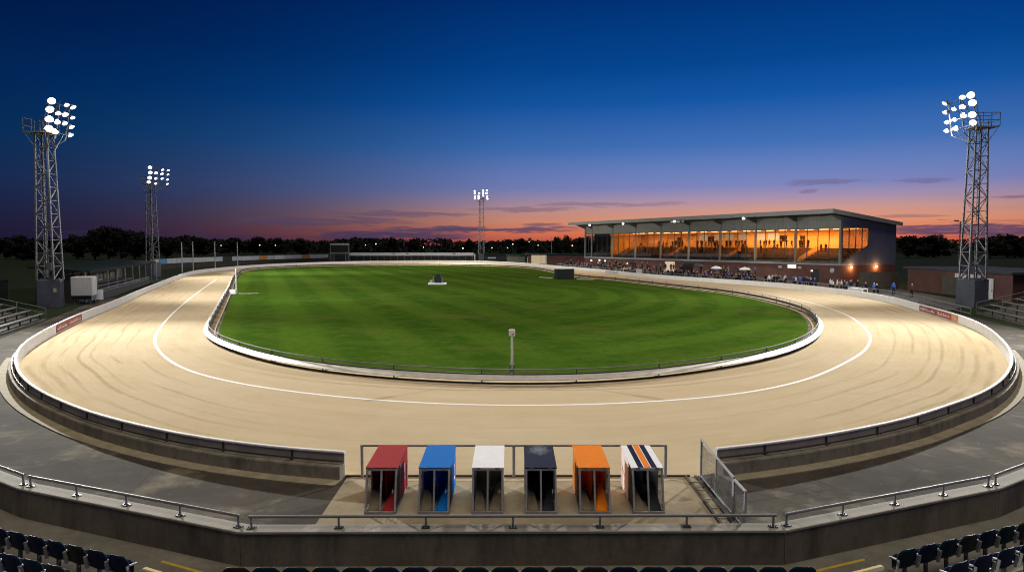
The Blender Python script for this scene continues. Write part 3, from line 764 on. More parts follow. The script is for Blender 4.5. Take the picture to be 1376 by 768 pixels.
MATW = {'seat_blue': 'dark navy', 'seat_teal': 'dark teal', 'seat_grey': 'faded charcoal', 'seat_wine': 'dark reddish'}
def seat_row(pa, pb, z, n, start_word, group, where, extra=0):
    d = (pb - pa); d.z = 0; L = d.length; d.normalize(); st = L / max(1, n - 1)
    rz = math.atan2(d.y, d.x); rz = rz if abs(rz) < math.pi / 2 else rz + math.pi
    for k in range(n + extra):
        p = pa + d * (st * k); mm = SM[rnd.randrange(len(SM))]
        lab = f'{MATW[mm]} folding seat, {ORD[k]} from the {start_word} in {where}'
        place_seat((p.x, p.y, z), rz, lab, group, mm)
top = TZ + .81
pa, pb = P(160, 743, top), P(0, 706.5, top)
seat_row(pa, pb, TZ, 7, 'aisle', 'seats in the front row of the left block', 'front row of left block', 2)
pa, pb = P(76, 756, top + .26), P(-40, 728, top + .26)
seat_row(pa, pb, TZ + .26, 5, 'aisle', 'seats in the second row of the left block', 'second row of left block', 1)
pa, pb = P(1218, 735, top), P(1376, 699, top)
seat_row(pa, pb, TZ, 7, 'aisle', 'seats in the front row of the right block', 'front row of right block', 2)
pa, pb = P(1288, 752, top + .26), P(1410, 717, top + .26)
seat_row(pa, pb, TZ + .26, 5, 'aisle', 'seats in the second row of the right block', 'second row of right block', 1)
pa, pb = P(318, 759.5, top), P(1078, 758.5, top)
SM = ['seat_teal', 'seat_blue', 'seat_teal', 'seat_grey', 'seat_teal', 'seat_grey', 'seat_wine']
seat_row(pa, pb, TZ, 20, 'left', 'seats in the centre row under the parapet', 'the centre row below parapet')
# stepped rows behind (second tier of each block)
for sgn, (a, b_) in ((-1, (P(84, 757, top + .26), P(-60, 722, top + .26))), (1, (P(1270, 757, top + .26), P(1430, 712, top + .26)))):
    d = (b_ - a); d.z = 0; d.normalize(); n = Vector((-d.y, d.x, 0))
    if n.y > 0: n = -n
    a2, b2 = a - n * .3 - d * .3, b_ - n * .3 + d * 3
    g = MB(); g.prism([(a2.x, a2.y), (b2.x, b2.y), (b2.x + n.x * 5, b2.y + n.y * 5), (a2.x + n.x * 5, a2.y + n.y * 5)], TZ - .02, TZ + .26); struct('terrace_step', g, M['floor_conc'])
# aisle steps with yellow nosings
for nm, e1, e2 in (('left', ((219, 752.5), (292, 773)), ((196, 761), (250, 777))), ('right', ((1160, 750), (1085, 767.5)), ((1183, 758), (1120, 774)))):
    for k, (ea, eb) in enumerate((e1, e2)):
        z = TZ + .13 * (k + 1); a, b_ = P(ea[0], ea[1], z), P(eb[0], eb[1], z); d = (b_ - a).normalized(); n = Vector((-d.y, d.x, 0)); n = n if n.y < 0 else -n
        t = thing('aisle_step', f'{"lower" if k == 0 else "upper"} concrete aisle step with a yellow edge beside the {nm} seat block', 'step', (a.x, a.y, TZ), 0, 'aisle steps with yellow edges')
        e = 3.0 if k else .9
        g = MB(); g.prism([(a.x, a.y), (b_.x, b_.y), (b_.x + n.x * e, b_.y + n.y * e), (a.x + n.x * e, a.y + n.y * e)], TZ - .01 - .003 * k, z); g.build('tread', M['floor_conc'], t, local=False)
        g = MB(); f_ = .003; g.prism([(a.x - n.x * f_, a.y - n.y * f_), (b_.x - n.x * f_, b_.y - n.y * f_), (b_.x + n.x * .075, b_.y + n.y * .075), (a.x + n.x * .075, a.y + n.y * .075)], z - .045, z + .003); g.build('nosing', M['yellow'], t, local=False)

# ------------------------------------------------------------------ floodlight towers
def lamp_meshes():
    g = MB(); g.lathe([(.1, -.42), (.17, -.36), (.26, -.14), (.36, 0.0), (.375, .02), (.36, .03), (.345, .0)], n=14); a = g.mesh('housing', M['grey_steel'], smooth=False)
    g = MB(); n = 18; g.poly([(.34 * math.cos(2 * math.pi * k / n), .34 * math.sin(2 * math.pi * k / n), .012) for k in range(n)]); b = g.mesh('lens', M['lens'], fix=False)
    return a, b
LH, LL = lamp_meshes()
def add_obj(name, me, parent=None, mw=None):
    o = bpy.data.objects.new(name, me); COL.objects.link(o)
    if parent is not None: o.parent = parent
    if mw is not None: o.matrix_local = mw
    return o
SPOTS = []
def tower(loc, rz, label, height, aims, spots, cab=(2.05, 2.05, 2.9), cabrot=0.0, base_w=1.7, top_w=1.15, rx=1.55, rack_w=5.4, rows=4, cols=4, nb=11):
    t = thing('floodlight_tower', label, 'floodlight tower', loc, rz, 'floodlight towers round the track')
    cw, cd, ch = cab
    g = MB(); g.box(-cw / 2, cw / 2, -cd / 2, cd / 2, 0, ch); c = g.build('cabinet', M['cabinet'], t, bevel=.03); c.rotation_euler = (0, 0, cabrot)
    g = MB(); g.box(-cw * .36, cw * .1, -cd / 2 - .02, -cd / 2 - .003, .2, ch - .3); g.build('cabinet_door', M['cabinet'], c)
    g = MB(); g.box(cw * .2, cw * .34, -cd / 2 - .02, -cd / 2 - .003, ch * .55, ch * .55 + .42); g.build('warning_plate', M['sign_cream'], c)
    g = MB(); g.box(-cw / 2 - .02, -cw / 2 - .003, -.2, .18, ch * .55, ch * .55 + .42); g.build('warning_plate', M['sign_cream'], c)
    # lattice mast
    g = MB(); z0, z1 = ch, height - 3.4
    hw = lambda z: (base_w + (top_w - base_w) * (z - z0) / (z1 - z0)) / 2
    crn = [(-1, -1), (1, -1), (1, 1), (-1, 1)]
    for a, b_ in crn: g.bar((a * hw(z0), b_ * hw(z0), z0 - .02), (a * hw(z1), b_ * hw(z1), z1), .15, .15)
    zs = [z0]; st = (z1 - z0) / nb
    for k in range(nb): zs.append(z0 + st * (k + 1))
    for k in range(nb):
        za, zb = zs[k], zs[k + 1]
        for i in range(4):
            a, b_ = crn[i], crn[(i + 1) % 4]
            p0 = (a[0] * hw(za), a[1] * hw(za), za); q1 = (b_[0] * hw(zb), b_[1] * hw(zb), zb); p1 = (b_[0] * hw(za), b_[1] * hw(za), za); q0 = (a[0] * hw(zb), a[1] * hw(zb), zb)
            if (k + i) % 2: g.bar(p0, q1, .07)
            else: g.bar(p1, q0, .07)
            g.bar(q0, q1, .055)
    # ladder inside
    lx = -.12
    for dx in (-.2, .2): g.bar((lx + dx, -.35, z0), (lx + dx, -.35, z1), .05)
    k = z0
    while k < z1: g.bar((lx - .2, -.35, k), (lx + .2, -.35, k), .035); k += .5
    g.build('mast', M['mast_steel'], t)
    g = MB(); g.bar((-hw(z0) - .1, 0, ch + .06), (hw(z0) + .1, 0, ch + .06), .2, .12); g.build('base_beam', M['mast_steel'], t)
    g = MB(); g.box(hw(z0 + 1) - .5, hw(z0 + 1) - .05, -hw(z0) - .25, -hw(z0) + .05, ch + 1.0, ch + 1.75); g.build('junction_box', M['galv'], t)
    # platform and basket on the side away from the track
    zp = z1 + .05; g = MB(); g.box(-1.5, 1.0, -.95, .95, zp, zp + .12)
    for y in (-.9, .9): g.bar((-1.4, y, zp), (-hw(z1), y * .6, zp - 1.5), .07); g.bar((rx, y * 1.4, zp + .1), (hw(z1), y * .6, zp - 1.8), .07)
    pl = g.build('platform', M['grey_steel'], t)
    g = MB(); zz = (zp + .12, zp + .7, zp + 1.45)
    for z in zz[1:]:
        for p, q in (((-1.5, -.95), (-1.5, .95)), ((-1.5, -.95), (1.0, -.95)), ((-1.5, .95), (1.0, .95))): g.bar((p[0], p[1], z), (q[0], q[1], z), .06)
    for x in (-1.5, -.67, .16, 1.0):
        for y in (-.95, .95): g.bar((x, y, zz[0]), (x, y, zz[2]), .06)
    g.build('basket_rail', M['mast_steel'], pl)
    # rack of lamps
    g = MB(); zl = zp - .15
    for k in range(rows):
        z = zl + .3 + k * .95; g.bar((rx + k * .12, -rack_w / 2, z), (rx + k * .12, rack_w / 2, z), .08)
    for y in (-rack_w / 2 + .5, 0, rack_w / 2 - .5):
        g.bar((rx - .1, y, zl - .25), (rx + rows * .12, y, zl + rows * .95 - .3), .09); g.bar((hw(z1), y * .3, z1 - 1.2), (rx - .1, y, zl - .25), .08); g.bar((0, y * .2, zp + .1), (rx + .3, y, zl + rows * .8), .07)
    g.build('lamp_rack', M['mast_steel'], t)
    Rz = Matrix.Rotation(-rz, 3, 'Z')
    for i in range(rows):
        for j in range(cols):
            if (i, j) == (3, 1) or (i, j) == (0, 2): continue
            y = -rack_w / 2 + .3 + (rack_w - .6) * j / (cols - 1)
            pos = Vector((rx + .35 + i * .12, y, zl + .3 + i * .95))
            d = (Rz @ Vector(aims[j % len(aims)])).normalized()
            d = (d + Vector((rnd.uniform(-.1, .1), rnd.uniform(-.12, .12), rnd.uniform(-.12, .08)))).normalized(); q = Vector((0, 0, 1)).rotation_difference(d).to_matrix().to_4x4(); pos += Vector((0, rnd.uniform(-.15, .15), rnd.uniform(-.1, .1)))
            h = add_obj('floodlight', LH, t, Matrix.Translation(pos) @ q @ Matrix.Scale(rnd.uniform(.92, 1.1) if abs(aims[j % len(aims)][1]) > .55 else rnd.uniform(.62, .88), 4))
            add_obj('lens', LL, h)
    Rf = Matrix.Rotation(rz, 3, 'Z')
    for k, (tg, pw_, ang) in enumerate(spots):
        pos = Vector(loc) + Rf @ Vector((rx + 1.1, (-1.6, -.5, .6, 1.7)[k % 4], zl + 1.6 + .25 * k)); SPOTS.append((pos, Vector(tg), pw_, ang))
    return t
K = 1.0
pL = P(74, 412); pR = P(1299, 411.5)
tower((pL.x - .4, pL.y, -.03), R(4), 'nearest left floodlight tower on its grey cabinet by the bench terrace', 21.2,
      [(.5, -.62, -.58), (.42, -.34, -.82), (.52, -.2, -.8), (.58, -.05, -.78)], [((-5, 14, 0), 178e3, 70), ((-12, 33, 0), 25e3, 92), ((4, 76, 0), 42e3, 80), ((-22, 108, 0), 50e3, 112), ((-32, 72, 0), 5.5e3, 170)], cabrot=R(20), rx=1.2, rack_w=4.5)
tower((pR.x + .5, pR.y, -.03), R(176), 'nearest right floodlight tower on its grey cabinet beside the bench terrace', 21.8,
      [(-.58, -.05, -.78), (-.52, -.2, -.8), (-.42, -.34, -.82), (-.5, -.62, -.58)], [((5, 14, 0), 178e3, 70), ((12, 33, 0), 25e3, 92), ((-4, 76, 0), 42e3, 80), ((24, 106, 0), 46e3, 112), ((32, 72, 0), 5.5e3, 170)], cabrot=R(24))
p2 = P(206, 371.5)
tower((p2.x, p2.y, -.03), R(-14), 'second left floodlight tower beside the end of the dark shelter', 21.8,
      [(.45, -.6, -.6), (.5, -.45, -.7), (.55, -.3, -.7), (.55, -.2, -.75)], [((-36, 130, 0), 55e3, 110), ((0, 98, 0), 80e3, 75), ((-20, 190, 0), 170e3, 90)], nb=10)
p3 = PD(647, 351, 262); p3.z = -.03
tower((p3.x, p3.y, -.03), R(-92), 'far floodlight tower standing alone behind the far fence', 27.0,
      [(.15, -.8, -.45), (.05, -.85, -.45), (-.1, -.8, -.55), (-.2, -.75, -.6)], [((-20, 205, 0), 110e3, 120), ((10, 165, 0), 110e3, 100), ((-45, 190, 0), 90e3, 100)], rack_w=5.2, nb=12, base_w=2.1, top_w=1.5)

# ------------------------------------------------------------------ grandstand (local x along the front, +y towards the track)
GO = Vector((55.2, 114.6, -.03)); UX = Vector((-.462, .887, 0)).normalized(); GR = math.atan2(UX.y, UX.x)
gs = thing('grandstand', 'long two-storey grandstand with glowing orange windows above a dark brick base', 'grandstand', GO, GR)
GL = 77.2; GD = 14.6
g = MB(); g.box(0, GL, -.35, 0, 0, 2.95); g.box(0, .35, -GD, -.352, 0, 2.95); g.box(GL - .35, GL, -GD, -.352, 0, 2.95); g.build('base_wall', M['brick'], gs)
g = MB(); g.box(-.05, GL + .05, -1.2, .22, 2.952, 3.25); g.build('floor_edge', M['stand_grey'], gs)
TIERS = 7
g = MB()
for k in range(TIERS): g.box(.4, GL - .4, -1.2 - .82 * (k + 1), -1.2 - .82 * k - .002, 2.6, 3.3 + .36 * (k + 1))
ZC = 3.3 + .36 * TIERS; YC = -1.2 - .82 * TIERS
g.box(.4, GL - .4, -GD + .4, YC - .002, 2.6, ZC); g.build('seating_tier', M['tier'], gs)
# rows of seats: low benches on each tier
g = MB()
for k in range(TIERS):
    y = -1.2 - .82 * (k + .6); z = 3.3 + .36 * (k + 1)
    for a, b_ in ((1.5, 8.2), (11.2, 26.5), (29.5, 44.5), (47.5, 62)): g.box(a, b_, y - .2, y + .2, z + .38, z + .43)
g.build('seat_row', M['tier'], gs)
g = MB(); g.box(.4, GL - .4, -GD + 3.4, -GD + 3.6, ZC, 9.3); g.build('back_wall', M['cream'], gs)
g = MB(); g.box(.36, GL - .36, -GD + 3.3, -.3, 9.3, 9.45); g.build('ceiling', M['cream'], gs)
# roof
RO = 3.2; zf, zr = 12.0, 10.05
roofz = lambda y: zr + (zf - zr) * (y + GD + .5) / (GD + .5 + RO)
g = MB(); g.quadhex([(-.7, -GD - .5, zr - .05), (GL + 3.2, -GD - .5, zr - .05), (GL + 3.2, RO, zf - .05), (-.7, RO, zf - .05), (-.7, -GD - .5, zr + .3), (GL + 3.2, -GD - .5, zr + .3), (GL + 3.2, RO, zf + .3), (-.7, RO, zf + .3)])
rf = g.build('roof', M['roof_pale'], gs)
g = MB(); g.box(-.75, GL + 3.25, RO + .003, RO + .12, zf - .38, zf + .36); g.build('roof_fascia', M['stand_grey'], rf)
g = MB(); y0 = RO; y1 = -GD - .5; g.quadhex([(-.82, y1, zr - .3), (-.703, y1, zr - .3), (-.703, y0, zf - .38), (-.82, y0, zf - .38), (-.82, y1, zr + .34), (-.703, y1, zr + .34), (-.703, y0, zf + .36), (-.82, y0, zf + .36)]); g.build('gable_trim', M['stand_grey'], rf)
g = MB(); zt = roofz(-.25) - .1; g.quadhex([(0.0, -.3, 9.25), (GL, -.3, 9.25), (GL, -.02, 9.25), (0.0, -.02, 9.25), (0, -.3, zt), (GL, -.3, zt), (GL, -.02, zt), (0, -.02, zt)]); g.build('upper_fascia', M['clad'], gs)
NB = 8; BW = GL / (NB + .35)
bays = [k * BW for k in range(NB + 1)] + [GL]
for k, x in enumerate(bays):
    x = min(max(x, .2), GL - .2)
    g = MB(); g.box(x - .17, x + .17, -.2, .16, 3.252, roofz(0) - .35); g.build('column', M['stand_beam'], gs)
    g = MB(); z = roofz(.1) - .1; zz = roofz(RO - .3) - .08; xa, xb = x - .14, x + .14
    g.quadhex([(xa, .162, z - 1.0), (xb, .162, z - 1.0), (xb, RO - .1, zz - .3), (xa, RO - .1, zz - .3), (xa, .162, z), (xb, .162, z), (xb, RO - .1, zz), (xa, RO - .1, zz)]); g.build('roof_beam', M['stand_beam'], gs)
# glazing
for k in range(len(bays) - 1):
    xa, xb = bays[k] + .18, bays[k + 1] - .18
    if k >= NB: xb = GL - .4
    if xb - xa < 1: continue
    n = 4 if xb - xa > 5 else 2
    g = MB(); g.box(xa, xb, -.1, .02, 3.252, 3.37); g.box(xa, xb, -.1, .02, 9.12, 9.25); g.box(xa, xb, -.08, .0, 8.72, 8.78)
    for j in range(1, n): x = xa + (xb - xa) * j / n; g.box(x - .055, x + .055, -.098, .018, 3.372, 9.118)
    w = g.build('window', M['dark_steel'], gs)
    g = MB()
    for j in range(n): a = xa + (xb - xa) * j / n + .06; b_ = xa + (xb - xa) * (j + 1) / n - .06; g.box(a, b_, -.05, -.03, 3.38, 8.715)
    g.build('pane', M['glass'], w)
    g = MB(); g.box(xa + .02, xb - .02, .022, .05, 3.38, 4.1); g.build('lower_panel', M['glass'], w)
# gable wall with raked side window
g = MB(); sd = 7.2
zs0, zs1 = 3.35, 6.3
gab = [(-GD, 2.96), (-GD, roofz(-GD) - .15), (-.32, roofz(-.3) - .15), (-.32, 9.26), (-sd, 9.26), (-sd, zs1), (-.32, zs0), (-.32, 2.96)]
b0 = len(g.v); n = len(gab)
for x in (.02, .3):
    for (y, z) in gab: g.v.append(Vector((x, y, z)))
# split the ring into convex quads so it fills cleanly
def pq(a, b_, c, d):
    for off, rev in ((0, False), (n, True)):
        f = [a + off, b_ + off, c + off, d + off]; g.f.append(f[::-1] if rev else f); g.mi.append(0)
pq(0, 1, 4, 5); pq(1, 2, 3, 4); pq(0, 5, 6, 7)
for k in range(n): l = (k + 1) % n; g.f.append([k, l, n + l, n + k]); g.mi.append(0)
g.build('side_wall', M['side_blue'], gs)
g = MB(); zb = lambda y: zs0 + (zs1 - zs0) * (-y - .32) / (sd - .32)
for y in (-.36, -2.1, -3.8, -5.5, -sd + .05): g.quadhex([(.05, y - .05, zb(y) - .02), (.17, y - .05, zb(y) - .02), (.17, y + .05, zb(y) - .02), (.05, y + .05, zb(y) - .02), (.05, y - .05, 9.24), (.17, y - .05, 9.24), (.17, y + .05, 9.24), (.05, y + .05, 9.24)])
g.bar((.11, -.36, zb(-.36) + .06), (.11, -sd, zb(-sd) + .06), .12, .12)
w = g.build('side_window', M['dark_steel'], gs)
g = MB(); ys = (-.41, -sd + .1); g.quadhex([(.1, ys[1], zb(ys[1])), (.12, ys[1], zb(ys[1])), (.12, ys[0], zb(ys[0])), (.1, ys[0], zb(ys[0])), (.1, ys[1], 9.22), (.12, ys[1], 9.22), (.12, ys[0], 9.22), (.1, ys[0], 9.22)]); g.build('pane', M['glass'], w)
g = MB(); g.quadhex([(GL - .3, -GD, 2.96), (GL - .02, -GD, 2.96), (GL - .02, -3.0, 2.96), (GL - .3, -3.0, 2.96), (GL - .3, -GD, roofz(-GD) - .15), (GL - .02, -GD, roofz(-GD) - .15), (GL - .02, -3.0, roofz(-3) - .15), (GL - .3, -3.0, roofz(-3) - .15)]); g.build('end_wall', M['side_blue'], gs)
g = MB(); g.box(.31, GL - .31, -GD, -GD + .25, 0, roofz(-GD) - .15); g.build('rear_wall', M['side_blue'], gs)
# partition that leaves the far bays open and dim
g = MB(); g.box(66.0, 66.2, -11, -.4, 3.3, 9.28); g.build('partition', M['cream'], gs)
# stairs
for x in (9.7, 28, 46, 64.2):
    g = MB()
    for k in range(TIERS * 2): z = 3.3 + .18 * (k + 1); y = -1.2 - .41 * k; g.box(x - .75, x + .75, y - .41, y - .001, z - .12, z + .05 + .19)
    g.build('stair', M['stair'], gs)
# back-of-house openings lit inside, screens, doors
for x0, x1 in ((22.6, 25.4), (26.2, 28.6), (31.0, 33.4), (35.0, 37.3), (38.2, 40.6), (43.0, 45.6)):
    g = MB(); g.box(x0, x1, -GD + 3.605, -GD + 3.68, 7.35, 8.75); g.build('kiosk_window', M['kiosk'], gs)
for x0, x1 in ((20.6, 22.3), (41.0, 42.7)):
    g = MB(); g.box(x0, x1, -GD + 3.605, -GD + 3.75, 7.1, 8.3); g.build('screen', M['black'], gs)
for x0, x1, z1 in ((16.2, 17.4, 8.2), (52, 53.2, 8.2)):
    g = MB(); g.box(x0, x1, -GD + 3.605, -GD + 3.66, ZC, z1); g.build('inner_door', M['wood_dark'], gs)
for k in range(7):
    x = 2.2 + k * 9.2
    for dx in (0, 3.2, 6.0):
        if x + dx > 64: continue
        g = MB(); g.box(x + dx - .9, x + dx + .9, -6.2, -6.05, 9.2, 9.285); g.build('ceiling_lamp', M['strip_lamp'], gs)
# lamps under the roof edge
for px, py in ((793, 307.5), (838, 303.5), (907, 301), (1000, 297.5)):
    d = ray(px, py); nrm = Vector((-.887, -.462, 0)); t = ((GO + nrm * 2.5).dot(nrm)) / d.dot(nrm); q = d * t; lx = (q - GO.xy.to_3d()).dot(UX)
    z = roofz(2.5) - .42
    g = MB(); g.box(lx - .3, lx + .3, 2.3, 2.66, z - .14, z + .18); f_ = g.build('roof_lamp', M['grey_steel'], gs)
    g = MB(); g.box(lx - .34, lx + .34, 2.663, 2.69, z - .26, z + .2); g.build('lens', M['lens_small'], f_)
g = MB(); g.box(36.5, 40.5, 2.0, 2.1, roofz(2) - .5, roofz(2) - .42); g.build('tube_lamp', M['lit_sign'], gs)
# fittings on the brick base
g = MB(); g.box(9.0, 10.8, .003, .08, 2.25, 2.85); g.build('lit_sign', M['lit_sign'], gs)
g = MB(); g.box(12.2, 12.9, .003, .06, 2.2, 2.6); g.box(7.9, 8.6, .003, .06, 2.2, 2.6); g.build('notice', M['sign_pale'], gs)
g = MB(); g.lathe([(.42, 0), (.42, .06), (.38, .07)], n=20); o = g.build('clock', M['sign_pale'], gs); o.matrix_local = Matrix.Translation((1.6, .003, 2.1)) @ Matrix.Rotation(R(-90), 4, 'X')
g = MB(); g.box(41.4, 44.6, .003, .05, .1, 2.7); g.build('kiosk_door', M['lit_room'], gs)
for x in (4.2, 20, 56, 68): g = MB(); g.box(x, x + 1.6, .003, .04, 0, 2.2); g.build('door', M['charcoal'], gs)
for x, z, m in ((70.3, 2.45, 'lens_small'), (67.8, 2.3, 'lens_small'), (58.5, 1.9, 'lit_sign'), (5.6, 1.9, 'lit_sign'), (74.0, 2.3, 'lens_small')):
    g = MB(); g.box(x - .18, x + .18, .003, .14, z - .14, z + .14); g.build('wall_lamp', M[m], gs)
for y in (-2.6, -9.2):
    g = MB(); g.box(-.16, -.003, y - .22, y + .22, 2.55, 2.8); g.build('wall_lamp', M['lamp_warm'], gs)

# ------------------------------------------------------------------ people
def person_mesh(name, pose):
    J = {}; E = []
    def j(k, x, y, z, r, par=None, reg='j', r2=None):
        J[k] = (Vector((x, y, z)), (r, r2 or r), reg); 
        if par: E.append((par, k))
    seated = pose.startswith('sit')
    hz = .52 if seated else .92; fwd = .08 if pose == 'lean' else 0
    j('pel', 0, 0, hz, .135, None, 't', .105); j('wst', 0, fwd * .4, hz + .18, .135, 'pel', 'j', .1); j('cst', 0, fwd * 1.4, hz + .4, .155, 'wst', 'j', .11); j('nk', 0, fwd * 2.2, hz + .56, .06, 'cst', 's'); j('hd', 0, fwd * 2.4 + .015, hz + .69, .092, 'nk', 's', .1); j('crn', 0, fwd * 2.4, hz + .79, .07, 'hd', 'h')
    for s, q in ((-1, 'l'), (1, 'r')):
        j('sh' + q, s * .17, fwd * 1.8, hz + .47, .07, 'cst', 'j')
        if pose in ('stand', 'sit', 'walk'):
            sw = .16 * s if pose == 'walk' else 0
            j('el' + q, s * .225, (.02 if not seated else .05) + sw * .6, hz + .2, .05, 'sh' + q, 'j'); j('wr' + q, s * .22, (.1 if not seated else .28) + sw, hz - .03 + (.1 if seated else 0), .037, 'el' + q, 'j'); j('hn' + q, s * .215, (.13 if not seated else .36) + sw, hz - .12 + (.18 if seated else 0), .036, 'wr' + q, 's')
        elif pose == 'lean':
            j('el' + q, s * .24, .22, hz + .22, .05, 'sh' + q, 'j'); j('wr' + q, s * .12, .44, hz + .16, .037, 'el' + q, 'j'); j('hn' + q, s * .04, .47, hz + .16, .036, 'wr' + q, 's')
        else:
            if s == 1: j('el' + q, s * .24, .18, hz + .26, .05, 'sh' + q, 'j'); j('wr' + q, s * .12, .3, hz + .46, .037, 'el' + q, 'j'); j('hn' + q, s * .08, .3, hz + .56, .036, 'wr' + q, 's')
            else: j('el' + q, s * .23, .06, hz + .2, .05, 'sh' + q, 'j'); j('wr' + q, s * .1, .26, hz + .24, .037, 'el' + q, 'j'); j('hn' + q, s * .02, .3, hz + .27, .036, 'wr' + q, 's')
        j('hp' + q, s * .09, 0, hz - .06, .095, 'pel', 't')
        if seated: j('kn' + q, s * .11, .42, hz - .02, .068, 'hp' + q, 't'); j('an' + q, s * .11, .44, .09, .048, 'kn' + q, 't'); j('ft' + q, s * .11, .6, .045, .04, 'an' + q, 'b')
        else:
            st = .2 * s if pose == 'walk' else .02 * s
            j('kn' + q, s * .1, st * .45 + .03, .49, .066, 'hp' + q, 't'); j('an' + q, s * .105, st, .09, .047, 'kn' + q, 't'); j('ft' + q, s * .12, st + .16, .045, .042, 'an' + q, 'b')
    keys = list(J); me = bpy.data.meshes.new(name + '_cage'); me.from_pydata([J[k][0] for k in keys], [(keys.index(a), keys.index(b_)) for a, b_ in E], [])
    o = bpy.data.objects.new(name, me); COL.objects.link(o); md = o.modifiers.new('skin', 'SKIN'); md.use_smooth_shade = True
    for i, k in enumerate(keys):
        v = me.skin_vertices[0].data[i]; v.radius = J[k][1]; v.use_root = (k == 'pel')
    ss = o.modifiers.new('sub', 'SUBSURF'); ss.levels = 1; ss.render_levels = 1
    dg = bpy.context.evaluated_depsgraph_get(); out = bpy.data.meshes.new_from_object(o.evaluated_get(dg)); bpy.data.objects.remove(o)
    out.name = name; out.materials.clear()
    for m in ('skin', 'coat', 'trousers', 'hair', 'shoe'): out.materials.append(PM[m])
    idx = {'s': 0, 'j': 1, 't': 2, 'h': 3, 'b': 4}
    hd = J['hd'][0]
    for p in out.polygons:
        c = p.center; best = None
        for k in keys:
            d = (c - J[k][0]).length / max(J[k][1][0], .03)
            if best is None or d < best[0]: best = (d, J[k][2])
        r = best[1]
        if r == 's' and (c - hd).length < .16 and (c.z > hd.z + .055 or (c.y < hd.y - .015 and c.z > hd.z - .06)): r = 'h'
        p.material_index = idx[r]; p.use_smooth = True
    # a small nose so the face has a front
    return out
PM = {'skin': mat('skin', (.42, .26, .19), .6, .15, 8), 'coat': mat('cloth_navy', (.012, .016, .035), .85, .3, 6), 'trousers': mat('cloth_dark', (.014, .014, .017), .85, .3, 6), 'hair': mat('hair_dark', (.025, .018, .012), .7, .3, 9), 'shoe': mat('shoe', (.02, .018, .016), .5, .2, 6)}
COATS = {'navy': ('dark navy coat', PM['coat']), 'black': ('black jacket', mat('cloth_black', (.01, .01, .011), .85, .3, 6)), 'grey': ('grey coat', mat('cloth_grey', (.14, .14, .15), .85, .3, 6)), 'blue': ('bright blue jacket', mat('cloth_blue', (.03, .11, .42), .8, .3, 6)),
         'white': ('white top', mat('cloth_white', (.62, .6, .56), .85, .2, 6)), 'brown': ('brown coat', mat('cloth_brown', (.09, .05, .03), .85, .3, 6)), 'red': ('dark red jacket', mat('cloth_red', (.24, .03, .03), .85, .3, 6)), 'pink': ('pink top', mat('cloth_pink', (.55, .15, .2), .85, .3, 6)), 'olive': ('olive jacket', mat('cloth_olive', (.06, .06, .03), .85, .3, 6))}
HAIRS = {'dark': ('dark hair', PM['hair']), 'fair': ('fair hair', mat('hair_fair', (.32, .22, .1), .7, .3, 9)), 'grey': ('grey hair', mat('hair_grey', (.35, .34, .33), .7, .3, 9)), 'cap': ('a pale cap', mat('cap_pale', (.6, .6, .62), .7, .2, 9))}
POSES = {'stand': 'standing', 'lean': 'leaning', 'hold': 'raising a hand', 'walk': 'walking', 'sit': 'sitting'}
PME = {k: person_mesh('person_' + k, k) for k in POSES}
def person(loc, rz, pose, coat, hair, where, group, h=1.0, extra=''):
    o = bpy.data.objects.new('person', PME[pose]); COL.objects.link(o); o.location = loc; o.rotation_euler = (0, 0, rz); o.scale = (h * .97, h * .97, h)
    for i, m in ((1, COATS[coat][1]), (3, HAIRS[hair][1])):
        o.material_slots[i].link = 'OBJECT'; o.material_slots[i].material = m
    tag(o, f'person in {COATS[coat][0]}' + (' and pale cap' if hair == 'cap' else '') + f', {POSES[pose]} {where}', 'person', group)
    return o
# along the trackside rail
i0, i1 = fi(742, 356), fi(1272, 419)
rp = [fence[i] + fence_n[i] * 1.9 for i in range(i0, i1)]; rn = [fence_n[i] for i in range(i0, i1)]
def proj(p):
    v = p - Vector((0, 0, H)); f = v.y * CP - v.z * SP; return CX + F * v.x / f, CY - F * (v.z * CP + v.y * SP) / f
rpx = [proj(p)[0] for p in rp]
def rail_at(px, off=0.0): return min(range(len(rp)), key=lambda i: abs(proj(rp[i] + rn[i] * off)[0] - px)) if off else min(range(len(rp)), key=lambda i: abs(rpx[i] - px))
CL = [(748, 772, 8, 'near the lit shed', 4.0), (774, 800, 16, 'below the far wall lamps', 5.5), (800, 822, 22, 'below the dim far bays', 5.8), (822, 842, 17, 'beside the dark trackside stall', 5.8), (842, 874, 17, 'between stall and lit kiosk', 5.8), (874, 896, 10, 'left of the lit kiosk', 5), (897, 906, 6, 'before the lit kiosk', 5),
      (906, 952, 30, 'around the black gazebo', 5.8), (953, 984, 18, 'under the far parasol', 5.8), (986, 1016, 17, 'under the near parasol', 5.5), (1028, 1057, 10, 'below the lit sign', 2.2), (1066, 1080, 4, 'right of the lit sign', 2.2), (1080, 1100, 7, 'left of the clock', 2.2), (1113, 1130, 4, 'below the clock', 2.2), (1133, 1152, 5, 'beside the white trackside table', 2.2), (1163, 1184, 4, 'right of the white table', 2.2)]
